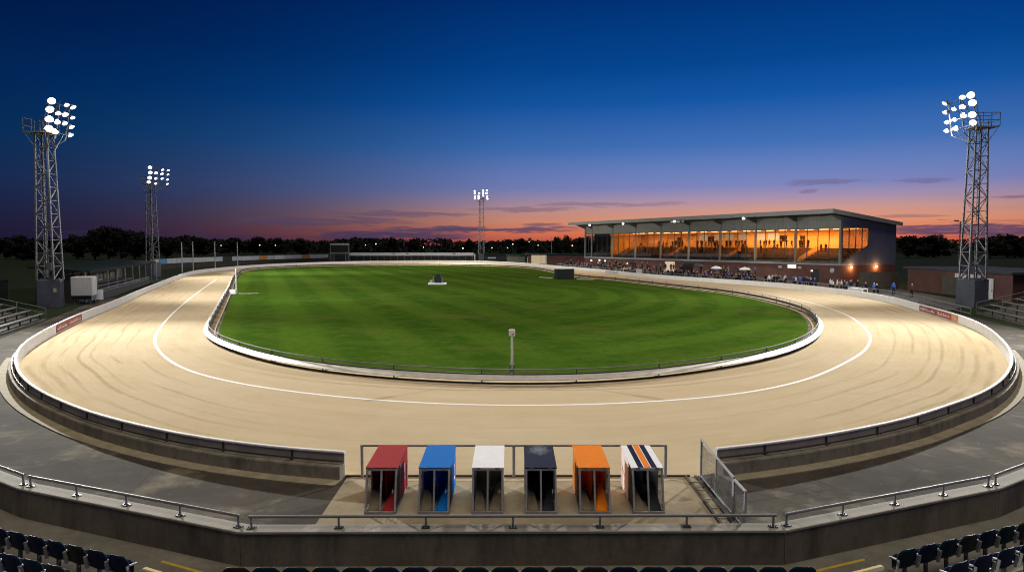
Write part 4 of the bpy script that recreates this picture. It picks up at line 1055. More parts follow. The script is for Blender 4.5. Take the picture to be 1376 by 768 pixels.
for a, b_, n, where, dep in CL:
    for k in range(n):
        px = a + (b_ - a) * (k + rnd.uniform(.1, .9)) / n; off = .42 + (rnd.random() ** 1.6) * dep; i = rail_at(px, off)
        q = rp[i] + rn[i] * off; zz = 0 if off < 2.3 or a > 1020 else (.3 if off < 3.5 else .6 if off < 4.7 else .9); face = math.atan2(-rn[i].y, -rn[i].x) - math.pi / 2 + rnd.uniform(-.5, .5)
        pose = 'lean' if off < .75 else rnd.choice(['stand', 'stand', 'hold', 'stand', 'walk'])
        if pose == 'lean': q = rp[i] + rn[i] * .44
        right = a > 1020
        coat = rnd.choice(['navy', 'blue', 'grey', 'navy', 'black', 'white', 'navy', 'black'] if right else ['navy', 'black', 'black', 'navy', 'grey', 'brown', 'olive', 'black', 'navy', 'black', 'blue', 'navy', 'black', 'grey', 'white', 'olive', 'brown', 'black', 'pink', 'black', 'red'])
        if a == 1113: coat = 'white'
        person((q.x, q.y, zz - .02), face + (rnd.choice([0, 0, 1.5, 3.1]) if pose != 'lean' else 0), pose, coat, rnd.choice(['dark', 'dark', 'fair', 'grey', 'cap']), where, 'spectators along the trackside rail', rnd.uniform(.93, 1.06))
for px, py, coat, hair, wh, rz in ((1200.5, 396.5, 'blue', 'dark', 'alone before the boarded fence', 2.2), (1225, 399, 'brown', 'cap', 'alone near the brick block', 2.0)):
    q = P(px, py); person((q.x, q.y, -.02), rz, 'stand', coat, hair, wh, 'spectators along the trackside rail')
# inside the stand
Rg = Matrix.Rotation(GR, 3, 'Z'); used_spot = set()
def inside(lx, ly, lz, pose, where, rz0=0.0, coat=None):
    w = GO + Rg @ Vector((lx, ly, lz)); person(w, GR + rz0 + rnd.uniform(-.3, .3), pose, coat or rnd.choice(['black', 'navy', 'brown', 'black', 'grey', 'olive']), rnd.choice(['dark', 'dark', 'dark', 'fair', 'grey']), where, 'spectators behind the grandstand glass', rnd.uniform(.94, 1.05))
BAYN = ['first', 'second', 'third', 'fourth', 'fifth', 'sixth', 'seventh', 'eighth']
for lx in [x * .0 + 11.6 + i * .62 for i, x in enumerate(range(82))]:
    bay = min(7, int(lx / BW))
    for k in range(TIERS):
        dens = (.3, .4, .42, .4, .36, .3, .3)[k] * (1.0 if lx > 19 else .5) * (.75 if lx > 52 else 1)
        if any(abs(lx - s) < 1.2 for s in (9.7, 28, 46, 64.2)): continue
        if rnd.random() < dens * .40:
            inside(lx + rnd.uniform(-.08, .08), -1.2 - .82 * (k + .62), 3.3 + .36 * (k + 1) - (.03 if (ps := rnd.choice(['sit', 'stand', 'stand', 'hold'])) == 'sit' else 0), ps, f'on {ORD[k]} tier, {BAYN[bay]} stand bay')
for lx, n in ((6.3, 2), (14.5, 4), (17.4, 3), (20.5, 3), (24, 4), (30.5, 4), (34, 3), (38.5, 5), (42, 3), (49, 4), (52, 3), (56, 3)):
    bay = min(7, int(lx / BW))
    for k in range(n):
        inside(lx + (k - n / 2) * .75 + rnd.uniform(-.15, .15), YC - .5 - rnd.random() * 1.2, ZC, rnd.choice(['stand', 'hold', 'stand', 'walk']), f'on landing behind {BAYN[bay]} bay', rnd.choice([0, 1.2, 3.0]), 'black')
for lx in (7.0, 8.0): inside(lx, -5.2, 3.3 + .36 * 5, 'stand', 'in the pair by the stairs', 0, 'black')

# ------------------------------------------------------------------ rail in front of the crowd
sr = thing('spectator_rail', 'galvanised post and rail barrier between the crowd and the white track fence', 'railing', (rp[-1].x, rp[-1].y, -.02))
for z in (1.02, .55):
    g = MB(); g.pipe([Vector((p.x, p.y, z)) for p in rp], .035, 6); g.build('rail', M['galv'], sr, local=False)
L = cum(rp, False); n = int(L[-1] / 2.4)
for k in range(n + 1):
    q = at(rp, L, L[-1] * k / n, False); g = MB(); g.tube((q.x, q.y, -.03), (q.x, q.y, 1.03), .035, 6); g.build('post', M['galv'], sr, local=False)
for k, (o0, z) in enumerate(((2.4, .28), (3.6, .58), (4.8, .88))):
    m0, m1 = rail_at(744), rail_at(1020); g = MB(); g.sweep(rp[m0:m1], rn[m0:m1], [(o0, -.05), (6.4 + k * .01, -.05), (6.4 + k * .01, z), (o0, z)]); struct('viewing_step', g, M['mid_wall'])
# white table, parasols, gazebo, dark stall
def near_rail(px, off): i = rail_at(px, off); return rp[i] + rn[i] * off, math.atan2(rn[i].y, rn[i].x) - math.pi / 2
q, a = near_rail(1152, -.75); t = thing('trackside_table', 'long white framed table at the rail between the clock and the boarded fence', 'table', (q.x, q.y, -.02), a)
g = MB(); g.box(-1.7, 1.7, -.35, .35, .92, 1.0); g.box(-1.7, 1.7, -.37, -.352, .62, .92); g.build('table_top', M['white'], t)
for x in (-1.64, 0, 1.64):
    g = MB(); g.box(x - .05, x + .05, -.33, -.25, 0, .915); g.box(x - .05, x + .05, .25, .33, 0, .915); g.build('leg', M['white'], t)
for px, off, lab in ((962, 2.0, 'white parasol open over the group nearer the black gazebo'), (1001, 2.2, 'white parasol open over the group nearer the lit sign')):
    q, a = near_rail(px, off); t = thing('parasol', lab, 'parasol', (q.x, q.y, -.02), a, 'white parasols in the crowd')
    g = MB(); g.tube((0, 0, 0), (0, 0, 2.5), .035, 8); g.build('pole', M['galv'], t)
    g = MB(); n = 8; b0 = len(g.v); g.v.append(Vector((0, 0, 2.72)))
    for r_, z_ in ((.6, 2.55), (1.05, 2.25)):
        for k in range(n): g.v.append(Vector((r_ * math.cos(k * math.pi / 4), r_ * math.sin(k * math.pi / 4), z_)))
    for k in range(n): l = (k + 1) % n; g.f += [[0, 1 + k, 1 + l], [1 + k, 9 + k, 9 + l, 1 + l]]; g.mi += [0, 0]
    g.build('canopy', M['white'], t)
q, a = near_rail(929, 3.0); t = thing('gazebo', 'black pop-up gazebo with rounded top in the thick of the crowd', 'gazebo', (q.x, q.y, -.02), a)
for x in (-1.8, 1.8):
    for y in (-1.2, 1.2): g = MB(); g.tube((x, y, 0), (x, y, 2.3), .05, 6); g.build('leg', M['dark_steel'], t)
g = MB(); g.quadhex([(-2.0, -1.4, 2.3), (2.0, -1.4, 2.3), (2.0, 1.4, 2.3), (-2.0, 1.4, 2.3), (-1.3, -.7, 3.1), (1.3, -.7, 3.1), (1.3, .7, 3.1), (-1.3, .7, 3.1)]); g.box(-2.0, 2.0, -1.42, -1.38, 1.8, 2.3); g.build('canopy', M['black'], t, bevel=.12)
q, a = near_rail(850, -.9); t = thing('trackside_stall', 'dark trackside stall with pale end panels standing against the white fence', 'stall', (q.x, q.y, -.02), a)
g = MB(); g.box(-3.2, 3.2, -.5, .5, 0, 1.25); g.build('counter', M['charcoal'], t)
for x in (-3.5, 3.5): g = MB(); g.box(x - .28, x + .28, -.55, .5, 0, 1.5); g.build('end_panel', M['sign_pale' if x > 0 else 'sign_cream'], t)

# ------------------------------------------------------------------ right: boarded fence, brick block, lamp post
t = thing('boarded_fence', 'tall dark boarded fence between the grandstand gable and the brick block', 'fence', (51, 99.4, -.03))
g = MB(); x = 50.6
while x < 56.3: g.box(x, x + .17, 99.3, 99.34, 0, 2.45 + rnd.uniform(-.02, .02)); x += .18
g.build('boards', M['wood_dark'], t, local=False)
for x in (50.7, 52.5, 54.3, 56.1): g = MB(); g.box(x - .07, x + .07, 99.345, 99.46, 0, 2.5); g.build('post', M['wood_dark'], t, local=False)
rb = thing('brick_block', 'low flat-roofed brick block with a white door behind the right tower', 'building', (56.6, 77, -.03))
g = MB(); g.box(0, 11, 0, 20.5, 0, 3.1); g.build('wall', M['brick'], rb)
g = MB(); g.box(-.5, 11.4, -.5, 20.9, 3.102, 3.38); g.build('roof', M['roof_dark'], rb, bevel=.02)
g = MB(); g.box(-.06, -.003, 9.4, 12.6, .05, 2.5); g.build('shutter', M['mid_wall'], rb)
g = MB(); g.box(-.07, -.003, 3.0, 4.5, .05, 2.5); d_ = g.build('door', M['white'], rb)
g = MB(); g.box(-.11, -.073, 3.15, 3.22, 1.0, 1.2); g.build('handle', M['dark_steel'], d_)
for k, (y, w, m) in enumerate(((8.9, 2.2, 'white'), (6.8, .8, 'white'), (5.5, .7, 'sign_pale'))): g = MB(); g.box(-.09, -.003, y - w / 2, y + w / 2, 2.35, 2.85); g.build('notice', M[m], rb)
p = PD(1275, 378, 92); t = thing('lamp_post', 'thin dark lamp post with a twin head behind the right floodlight tower', 'lamp post', (p.x + 5.5, 98.5, -.03))
g = MB(); g.tube((0, 0, 0), (0, 0, 9.8), .11, 8, .07); g.build('pole', M['dark_steel'], t)
for s in (-1, 1): g = MB(); g.bar((0, 0, 9.75), (s * .55, 0, 9.85), .06); g.quadhex([(s * .3, -.16, 9.8), (s * .85, -.16, 9.86), (s * .85, .16, 9.86), (s * .3, .16, 9.8), (s * .3, -.12, 9.98), (s * .85, -.12, 10.0), (s * .85, .12, 10.0), (s * .3, .12, 9.98)]); g.build('lamp_head', M['dark_steel'], t)

# ------------------------------------------------------------------ bench terraces either side
def bench_terrace(a, b_, out, label, tiers, hrail, n_first=0):
    d = (b_ - a); Lb = d.length; d.normalize(); n = Vector((-d.y, d.x, 0)); n = n if n.dot(out) > 0 else -n
    t = thing('bench_terrace', label, 'terrace', (a.x, a.y, -.02))
    for k in range(tiers):
        o = n * (k * .95); g = MB(); z = .3 * k
        q = [a + o, b_ + o, b_ + n * (tiers * .95 + .6), a + n * (tiers * .95 + .6)]
        g.prism([(p.x, p.y) for p in q], -.03 if k == 0 else z - .15, z + .14); g.build('step', M['mid_wall'], t, local=False)
        pl = a + o + n * .3; ql = b_ + o + n * .3; zz = z + .56
        g = MB(); g.bar((pl.x, pl.y, zz), (ql.x, ql.y, zz), .3, .07); bq = g.build('bench', M['plank'], t, local=False)
        m = int(Lb / 2.4)
        for j in range(m + 1): p = pl.lerp(ql, j / m * .96 + .02); g = MB(); g.bar((p.x, p.y, z + .135), (p.x, p.y, zz - .03), .09); lg = g.build('bench_leg', M['dark_steel'], t, local=False); lg.parent = bq
    g = MB(); zt = .3 * tiers
    pr = a + n * .1 - d * .35; qr = a + n * (tiers * .95 + .5) - d * .35; up = Vector((0, 0, 1.05))
    for f_ in (0, .5, 1):
        p = pr.lerp(qr, f_); g.tube((p.x, p.y, -.03), (p.x, p.y, 1.0 + zt * f_), .035, 6)
    for hh in (1.0, .55): g.tube((pr.x, pr.y, hh), (qr.x, qr.y, hh + zt), .03, 6)
    g.build('side_rail', M['galv'], t, local=False)
    g = MB(); pa_, pb_ = a + n * (tiers * .95 + .5), b_ + n * (tiers * .95 + .5)
    m = int(Lb / 2.2)
    for j in range(m + 1): p = pa_.lerp(pb_, j / m); g.tube((p.x, p.y, 0), (p.x, p.y, zt + 1.1), .035, 6)
    for hh in (1.08, .6): g.tube((pa_.x, pa_.y, zt + hh), (pb_.x, pb_.y, zt + hh), .028, 6)
    g.build('back_rail', M['galv'], t, local=False)
bench_terrace(P(62, 430), P(-90, 482), Vector((-1, .3, 0)), 'low stepped bench terrace below the left floodlight tower', 4, 1)
bench_terrace(P(1312, 421), P(1470, 462), Vector((1, .3, 0)), 'low stepped bench terrace beside the right floodlight tower', 4, 1)
t = thing('mesh_fence', 'tall dark mesh fence behind the left bench terrace', 'fence', (P(50, 405).x, P(50, 405).y, -.03))
a, b_ = P(53, 404), P(-80, 440); a, b_ = a + Vector((-3.5, 0, 0)), b_ + Vector((-5.5, 0, 0))
for j in range(9): p = a.lerp(b_, j / 8); g = MB(); g.tube((p.x, p.y, 0), (p.x, p.y, 2.5), .045, 6); g.build('post', M['galv'], t, local=False)
g = MB(); g.tube((a.x, a.y, 2.45), (b_.x, b_.y, 2.45), .03, 6); m = 120
for j in range(m): p = a.lerp(b_, j / m); g.bar((p.x, p.y, .05), (p.x, p.y, 2.45), .05, .02)
g.build('infill', M['dark_steel'], t, local=False)

# ------------------------------------------------------------------ left shelter, cabin, sign
A, B_ = P(136, 403), P(197, 383.5); d = (B_ - A).normalized(); rzl = math.atan2(d.y, d.x)
sh = thing('spectator_shelter', 'long low shelter with a dark green roof and pale windows beside the left straight', 'shelter', (A.x, A.y, -.03), rzl)
x0, x1 = -3.0, 41
g = MB(); g.box(.5, 33, 0, .2, 0, .95); g.build('front_wall', M['dark_wall'], sh)
for z in (1.3, 1.02): 
    g = MB(); g.bar((.5, .1, z), (33, .1, z), .06); g.build('rail', M['galv'], sh)
g = MB(); g.box(x0, x1, 5.4, 5.6, 0, 3.3); g.box(x0, x0 + .2, 1.8, 5.398, 0, 3.2); g.build('back_wall', M['dark_wall'], sh)
g = MB(); g.quadhex([(x0 - .4, .4, 3.42), (x1, .4, 3.42), (x1, 6.2, 3.95), (x0 - .4, 6.2, 3.95), (x0 - .4, .4, 3.56), (x1, .4, 3.56), (x1, 6.2, 4.1), (x0 - .4, 6.2, 4.1)]); rf = g.build('roof', M['tin_green'], sh)
g = MB(); g.box(x0 - .42, x1, .28, .398, 3.3, 3.6); g.build('roof_edge', M['tin_green'], rf)
for k in range(10): x = x0 + .5 + k * 5.4; g = MB(); g.box(x - .07, x + .07, .9, 1.04, 0, 3.44); g.build('post', M['grey_steel'], sh)
for k in range(3): g = MB(); g.box(x0 + .3, x1, 2.0 + k * 1.0, 2.98 + k, 0, .3 * (k + 1)); g.build('step', M['mid_wall'], sh)
for k in range(10):
    x = x0 + 2.2 + k * 4.0; g = MB(); g.box(x, x + 2.9, 5.33, 5.397, 1.25, 2.85); w = g.build('window', M['cream'] if k in (1, 3, 4, 6) else M['plank'], sh)
    g = MB(); g.box(x + .12, x + 1.36, 5.29, 5.328, 1.37, 2.73); g.box(x + 1.54, x + 2.78, 5.29, 5.328, 1.37, 2.73); g.build('pane', M['brown_in'] if k % 3 else M['charcoal'], w)
q = P(104, 404); cpos = A + d * -4.7 + Vector((-d.y, d.x, 0)) * -.4; cb = thing('cabin', 'pale grey cabin raised on legs between the left tower and the shelter', 'cabin', (cpos.x, cpos.y, -.03), rzl)
g = MB(); g.box(-1.15, 1.15, 0, 2.0, .95, 3.0); g.build('body', M['offwhite'], cb, bevel=.06)
g = MB(); g.box(-1.05, 1.05, .1, 1.9, .5, .94); g.build('chassis', M['charcoal'], cb)
for x in (-.95, .95):
    for y in (.25, 1.75): g = MB(); g.box(x - .07, x + .07, y - .07, y + .07, 0, .5); g.build('leg', M['dark_steel'], cb)
g = MB(); g.box(-.9, -.1, -.02, -.003, 1.2, 2.8); g.build('door', M['offwhite'], cb)
q = P(124, 403.5); t = thing('sign_board', 'white sign board with a dark red streak standing at the near end of the shelter', 'sign', (q.x, q.y, -.03), rzl - R(62))
g = MB(); g.box(-1.15, 1.15, -.04, .04, .08, 1.25); g.build('board', M['white'], t)
g = MB(); g.box(-.9, .45, -.052, -.042, .62, .78); g.build('lettering', M['sign_red'], t)
for x in (-.9, .9): g = MB(); g.box(x - .05, x + .05, .042, .12, 0, 1.2); g.build('leg', M['grey_steel'], t)
q = P(206.5, 373.5)

# ------------------------------------------------------------------ far side: ad wall, scoreboard, long enclosure, sheds, poles
def pdz(px, Y): return PD(px, 350, Y).x
AW = [Vector((pdz(203, 170), 170, 0)), Vector((pdz(240, 186), 186, 0)), Vector((pdz(300, 206), 206, 0)), Vector((pdz(370, 232), 232, 0)), Vector((pdz(441, 258), 258, 0))]
ap_ = resample(AW, False, 1.5); an = normals(ap_, False)
aw = thing('boundary_fence', 'dark boundary fence topped with a row of pale advertising boards beyond the far left bend', 'fence', (ap_[0].x, ap_[0].y, -.03))
g = MB(); g.sweep(ap_, an, [(0, 0), (.08, 0), (.08, 1.35), (0, 1.35)]); g.build('boards', M['wood_dark'], aw, local=False)
cols = ['offwhite', 'sign_blue', 'offwhite', 'offwhite', 'sign_pale', 'offwhite', 'offwhite', 'sign_pale', 'dark_wall', 'sign_pale', 'offwhite', 'sign_pale', 'sign_orange', 'offwhite', 'white', 'offwhite', 'sign_pale', 'offwhite', 'sign_pale', 'offwhite']
m = len(ap_) - 1; nbd = len(cols)
for k in range(nbd):
    a_, b2 = int(m * k / nbd), int(m * (k + 1) / nbd); g = MB(); g.sweep(ap_[a_:b2 + 1], an[a_:b2 + 1], [(-.06, 1.45), (-.01, 1.45), (-.01, 2.75), (-.06, 2.75)])
    g.build('advert_board', M['sign_orange'] if 400 < proj(ap_[a_] + Vector((0, 0, 2)))[0] - 0 and proj(ap_[a_] + Vector((0, 0, 2)))[0] < 408 else M[cols[k]], aw, local=False)
for k in range(14): p = ap_[int(m * k / 13)]; n_ = an[int(m * k / 13)]; g = MB(); g.bar((p.x + n_.x * .16, p.y + n_.y * .16, 0), (p.x + n_.x * .16, p.y + n_.y * .16, 2.8), .12); g.build('post', M['galv'], aw, local=False)
for k, (px, Y, tp) in enumerate(((244.5, 152, 325.5), (259.5, 165, 325), (289, 182, 325), (319.3, 196, 325.5))):
    x = pdz(px, Y); z = PD(px, tp, Y).z; t = thing('pole', f'slim white pole, {ORD[k]} from the left of four on the far verge', 'pole', (x, Y, -.03), 0, 'white poles beyond the far left bend')
    g = MB(); g.tube((0, 0, 0), (0, 0, z), .13, 8, .1); g.tube((0, 0, z), (0, 0, z + .1), .15, 8); g.build('shaft', M['white'], t)
    g = MB(); g.box(-.25, .25, -.25, .25, 0, .12); g.build('base', M['concrete'], t)
Y = 258; xs0, xs1 = pdz(444, Y), pdz(469.5, Y)
sb = thing('scoreboard', 'dark scoreboard on legs above the far fence, left of the long enclosure', 'scoreboard', ((xs0 + xs1) / 2, Y, -.03)); w = (xs1 - xs0) / 2
g = MB(); g.box(-w, w, -.3, .3, 3.0, 6.9); g.build('housing', M['grey_steel'], sb)
g = MB(); g.box(-w + .25, w - .25, -.34, -.302, 3.5, 6.1); g.build('screen', M['screen'], sb)
g = MB(); g.box(-w + .1, w - .1, -.42, -.302, 6.3, 6.85); g.build('hood', M['offwhite'], sb)
for x in (-w + .2, -w * .6, w * .6, w - .2): g = MB(); g.box(x - .14, x + .14, -.2, .2, 0, 2.995); g.build('leg', M['galv'], sb)
g = MB(); g.box(-w * .55, w * .55, -.1, .1, 0, 2.4); g.build('gate_panel', M['charcoal'], sb)
Y = 261; xa, xb = pdz(470, Y), pdz(635.5, Y)
le = thing('long_enclosure', 'long low viewing enclosure with a pale roof edge behind the far straight', 'building', (xa, Y, -.03)); W = xb - xa
g = MB(); g.box(0, W, .6, .8, 0, 2.5); g.build('wall', M['dark_wall'], le)
g = MB(); g.box(-.3, W + .3, -.35, 4, 2.5, 2.62); rf = g.build('roof', M['roof_pale'], le)
g = MB(); g.box(-.3, W + .3, -.5, -.352, 2.2, 3.35); g.build('fascia', M['white'], rf)
g = MB(); g.box(W + .5, W + .9, -.3, .3, 0, 2.9); g.build('end_post', M['white'], le)
for k in range(19): x = .2 + (W - .4) * k / 18; g = MB(); g.box(x - .06, x + .06, -.2, -.08, 0, 2.3); g.build('post', M['galv'], le)
for x in (W * .36, W * .47, W * .85): g = MB(); g.box(x - .5, x + .5, -.55, -.505, 2.85, 3.1); g.build('fitting', M['black'], le)
Y = 222; xa, xb = pdz(709, Y), pdz(789, Y)
ls = thing('lit_shed', 'flat-roofed shed with one lit doorway at the far end of the grandstand', 'building', (xa, Y, -.03)); W = xb - xa
g = MB(); g.box(6.2, W, 0, 7, 0, 3.0); g.box(0, 1.2, 0, 7, 0, 3.0); g.box(1.2, 6.2, 6.5, 7, 0, 3.0); g.build('wall', M['brick'], ls)
g = MB(); g.box(1.25, 6.15, 6.2, 6.49, 0.0, 2.95); g.build('room_wall', M['lit_room'], ls)
g = MB(); g.box(4.3, 4.5, 0, .2, 0, 3.0); g.box(5.9, 6.19, -.02, .2, 0, 3.0); g.build('door_frame', M['white'], ls)
g = MB(); g.box(-.6, W + .5, -.7, 7.5, 3.02, 3.45); g.build('roof', M['tin_green'], ls)
xa2, xb2 = pdz(681, 232), pdz(705, 232)
t = thing('brown_shed', 'plain brown shed between the far tower and the lit shed', 'building', (xa2, 232, -.03))
g = MB(); g.box(0, xb2 - xa2, 0, 5, 0, 2.5); g.build('wall', M['plank'], t); g = MB(); g.box(-.3, xb2 - xa2 + .3, -.3, 5.3, 2.502, 2.75); g.build('roof', M['tin_green'], t)
xa2, xb2 = pdz(652, 256), pdz(681, 256)
t = thing('low_wall', 'low dark slatted wall beside the far floodlight tower', 'wall', (xa2, 256, -.03))
g = MB(); g.box(0, xb2 - xa2, 0, .2, 0, 1.9); g.build('slats', M['charcoal'], t); g = MB(); g.box(1, 4, -.05, -.003, 1.2, 1.7); g.build('notice', M['sign_pale'], t)
p = PD(741, 350, 240); t = thing('thin_mast', 'thin bare mast rising behind the lit shed', 'mast', (p.x, 240, -.03)); g = MB(); g.tube((0, 0, 0), (0, 0, 9.2), .09, 6, .06); g.build('shaft', M['galv'], t)

# ------------------------------------------------------------------ things on the infield
q = P(688, 505.5); t = thing('finish_post', 'white finish post with a square lamp head just inside the near rail', 'post', (q.x, q.y, 0))
g = MB(); g.tube((0, 0, 0), (0, 0, 2.0), .062, 12, .05); g.build('shaft', M['white'], t)
g = MB(); g.box(-.15, .15, -.13, .13, 2.0, 2.33); h = g.build('head', M['white'], t, bevel=.04)
g = MB(); g.box(.02, .1, -.137, -.1315, 2.08, 2.14); g.build('red_mark', M['sign_red'], h)
g = MB(); g.box(-.12, -.07, -.06, .06, 0, .62); g.box(.07, .12, -.06, .06, 0, .62); g.box(-.12, .12, -.075, .075, .3, .36); g.build('bracket', M['galv'], t)
g = MB(); g.box(-.25, .25, -.2, .2, 0, .03); g.build('base_plate', M['dark_steel'], t)
q = P(588, 382); t = thing('pump_unit', 'dark upright pump unit on a white plinth alone on the grass', 'pump', (q.x, q.y, 0))
g = MB(); g.box(-1.45, 1.45, -.8, .8, 0, .28); g.build('plinth', M['white'], t, bevel=.03)
g = MB(); g.box(-.45, .62, -.4, .4, .28, 1.35); g.box(-.25, .45, -.3, .3, 1.35, 1.75); g.build('body', M['charcoal'], t, bevel=.06)
for x in (-.72, .82): g = MB(); g.tube((x, -.3, .28), (x * .85, -.2, 1.3), .07, 8); g.build('pipe', M['galv'], t)
g = MB(); g.lathe([(.25, 0), (.25, .35), (.1, .45)], (-1.0, 0, .28), 12); g.build('drum', M['grey_steel'], t)
q = P(758, 374.7); t = thing('stalls_box', 'long black ribbed box with a pale end standing on the far right grass', 'box', (q.x, q.y, 0), R(12))
g = MB(); g.box(-1.75, 1.75, -.6, .6, .05, 1.85); g.build('body', M['black'], t)
for k in range(8): g = MB(); x = -1.7 + k * .485; g.box(x - .04, x + .04, -.66, -.603, .05, 1.85); g.build('rib', M['charcoal'], t)
g = MB(); g.box(-1.8, 1.8, -.68, .66, 1.853, 1.95); g.build('lid', M['roof_pale'], t)
g = MB(); g.box(1.753, 1.8, -.66, .0, .05, 1.85); g.build('end_panel', M['sign_cream'], t); g = MB(); g.box(1.753, 1.8, .003, .66, .05, 1.85); g.build('end_panel', M['brick'], t)
for k, (a, b_) in enumerate((((724.5, 372.3), (743, 373.2)), ((775, 375), (798, 375.4)))):
    u, v = P(*a), P(*b_); g = MB(); e = Vector((0, .7, 0)); g.poly([(u.x, u.y - .7, .012), (v.x, v.y - .7, .012), (v.x, v.y + .7, .012), (u.x, u.y + .7, .012)]); struct('pale_path', g, M['line'], fix=False)
q = P(317.6, 394.5); t = thing('distance_post', 'thin white post beside a small white block at the left end of the grass', 'post', (q.x, q.y, 0))
g = MB(); g.tube((0, 0, 0), (0, 0, 3.1), .07, 8); g.build('shaft', M['white'], t)
g = MB(); g.tube((0, 0, 3.1), (0, 0, 3.4), .12, 8, .02); g.build('finial', M['white'], t)
q = P(313.8, 394.8); g = MB(); g.box(q.x - .4, q.x + .4, q.y - .3, q.y + .3, 0, .6); tag(g.build('marker_block', M['white'], bevel=.04), 'small white block on the grass beside the thin white post', 'block')
u, v = P(319, 394.3), P(347, 394); g = MB(); g.poly([(u.x, u.y - .5, .012), (v.x, v.y - .4, .012), (v.x, v.y + .4, .012), (u.x, u.y + .6, .012)]); struct('worn_path', g, M['kerb'], fix=False)

# ------------------------------------------------------------------ trees and distant wood
def crown(r_, h, n, leaf, seed, base=.06):
    rr = random.Random(seed); g = MB(); blobs = []
    for k in range(17):
        a = rr.uniform(0, 6.28); q = rr.random() ** .5 * r_ * .75; z = h * (base + (1 - base) * rr.uniform(.12, .86)); q *= 1.0 - .55 * max(0, z / h - .6) / .4
        blobs.append((Vector((q * math.cos(a), q * math.sin(a), z)), r_ * rr.uniform(.26, .46)))
    for k in range(n):
        c, br = rr.choice(blobs); v = Vector((rr.gauss(0, 1), rr.gauss(0, 1), rr.gauss(0, .85))).normalized(); p = c + v * br * (rr.random() ** .35) * rr.uniform(.8, 1.15)
        a = Vector((rr.gauss(0, 1), rr.gauss(0, 1), rr.gauss(0, 1))).normalized(); b_ = a.cross(v + Vector((.01, .02, .03))).normalized(); s = leaf * rr.uniform(.5, 1.3)
        i = len(g.v); g.v += [p - a * s, p + b_ * s * .6, p + a * s, p - b_ * s * .6]; g.f.append([i, i + 1, i + 2, i + 3]); g.mi.append(0)
    return g.mesh('crown', M['leaf'], fix=False)
def trunk(h, r_, seed):
    rr = random.Random(seed); g = MB(); g.tube((0, 0, -.2), (0, 0, h * .55), r_, 8, r_ * .55)
    for k in range(6): a = rr.uniform(0, 6.28); z = h * rr.uniform(.25, .5); g.tube((0, 0, z), (math.cos(a) * h * .22, math.sin(a) * h * .22, z + h * .25), r_ * .4, 6, r_ * .12)
    return g.mesh('trunk', M['bark'])
CR = [crown(4.6, 10, 3400, .42, s) for s in (1, 2, 3, 4, 5)]; TRK = [trunk(10, .28, s) for s in (1, 2)]
def tree(px, Y, top_py, wpx, label):
    x = pdz(px, Y); h = max(4, PD(px, top_py, Y).z); t = thing('tree', label, 'tree', (x, Y, -.05), rnd.uniform(0, 6.28), 'trees along the horizon')
    s = h / 10.0; sw = max(.5, wpx * Y / F / 9.2)
    k = rnd.randrange(5); a = add_obj('trunk', TRK[k % 2], t); b_ = add_obj('crown', CR[k], t); a.scale = (s, s, s); b_.scale = (sw, sw, s)
TR_ = [(8, 300, 318, 34), (30, 280, 316, 36), (104, 300, 315, 34), (128, 285, 308, 36), (146, 290, 303, 40), (163, 280, 305, 36), (181, 295, 309, 34), (198, 300, 315, 30), (224, 330, 319, 30)]
TW_ = ['dark bushy tree at the far left edge', 'dark rounded tree just left of the near left tower', 'dark tree right of the near left tower', 'tall dark tree left of the highest crown on the left', 'tallest dark tree of the left clump', 'dense dark tree right of the highest crown on the left', 'dark tree left of the second tower', 'dark tree right behind the second tower', 'low dark tree right of the second tower']
for (px, Y, tp, w), lab in zip(TR_, TW_): tree(px, Y, tp, w, lab)
for k, (px, Y, tp, w) in enumerate([(268, 420, 319, 30), (318, 430, 318, 34), (345, 440, 317, 36), (372, 430, 319, 30), (405, 450, 320, 28), (528, 460, 317.5, 16), (555, 470, 318.5, 20), (632, 470, 319, 16), (700, 440, 320, 26), (748, 330, 317.5, 16), (762, 320, 316, 16), (780, 330, 319, 16)]):
    tree(px, Y, tp, w, f'dark skyline tree, {ORD[k]} from the left between second tower and grandstand')
for k, (px, Y, tp, w) in enumerate([(1222, 330, 316.5, 46), (1254, 340, 315.5, 50), (1330, 320, 315, 50), (1353, 330, 314.5, 50), (1380, 330, 316, 48)]):
    tree(px, Y, tp, w, f'dark distant tree on the skyline right of the grandstand, {ORD[k]} from the left')
# far wood that reads as one mass
g = MB(); rr = random.Random(5)
def woodtop(px): return 322 + 1.6 * math.sin(px * .021) + 1.2 * math.sin(px * .06 + 1) - (3.0 if px > 1180 else 0) - (2.5 if px < 260 else 0)
for k in range(820):
    px = rr.uniform(-220, 1600); Y = rr.uniform(470, 640); x = pdz(px, Y); top = PD(px, woodtop(px) + rr.gauss(0, .8), Y).z; r_ = rr.uniform(3, 6.5)
    for q in range(44):
        v = Vector((rr.gauss(0, 1), rr.gauss(0, 1), 0)).normalized() * r_ * rr.random() ** .5; z = top * (1 - rr.random() ** 1.5 * .95) - (v.length / r_) ** 2 * 2.2
        a = Vector((rr.gauss(0, 1), rr.gauss(0, 1), rr.gauss(0, 1))).normalized(); b_ = a.orthogonal().normalized(); s = rr.uniform(.5, 1.5)
        i = len(g.v); p = Vector((x + v.x, Y + v.y, max(.3, z))); g.v += [p - a * s, p + b_ * s * .8, p + a * s, p - b_ * s * .8]; g.f.append([i, i + 1, i + 2, i + 3]); g.mi.append(0)
tag(g.build('distant_wood', M['leaf2'], fix=False), kind='stuff')
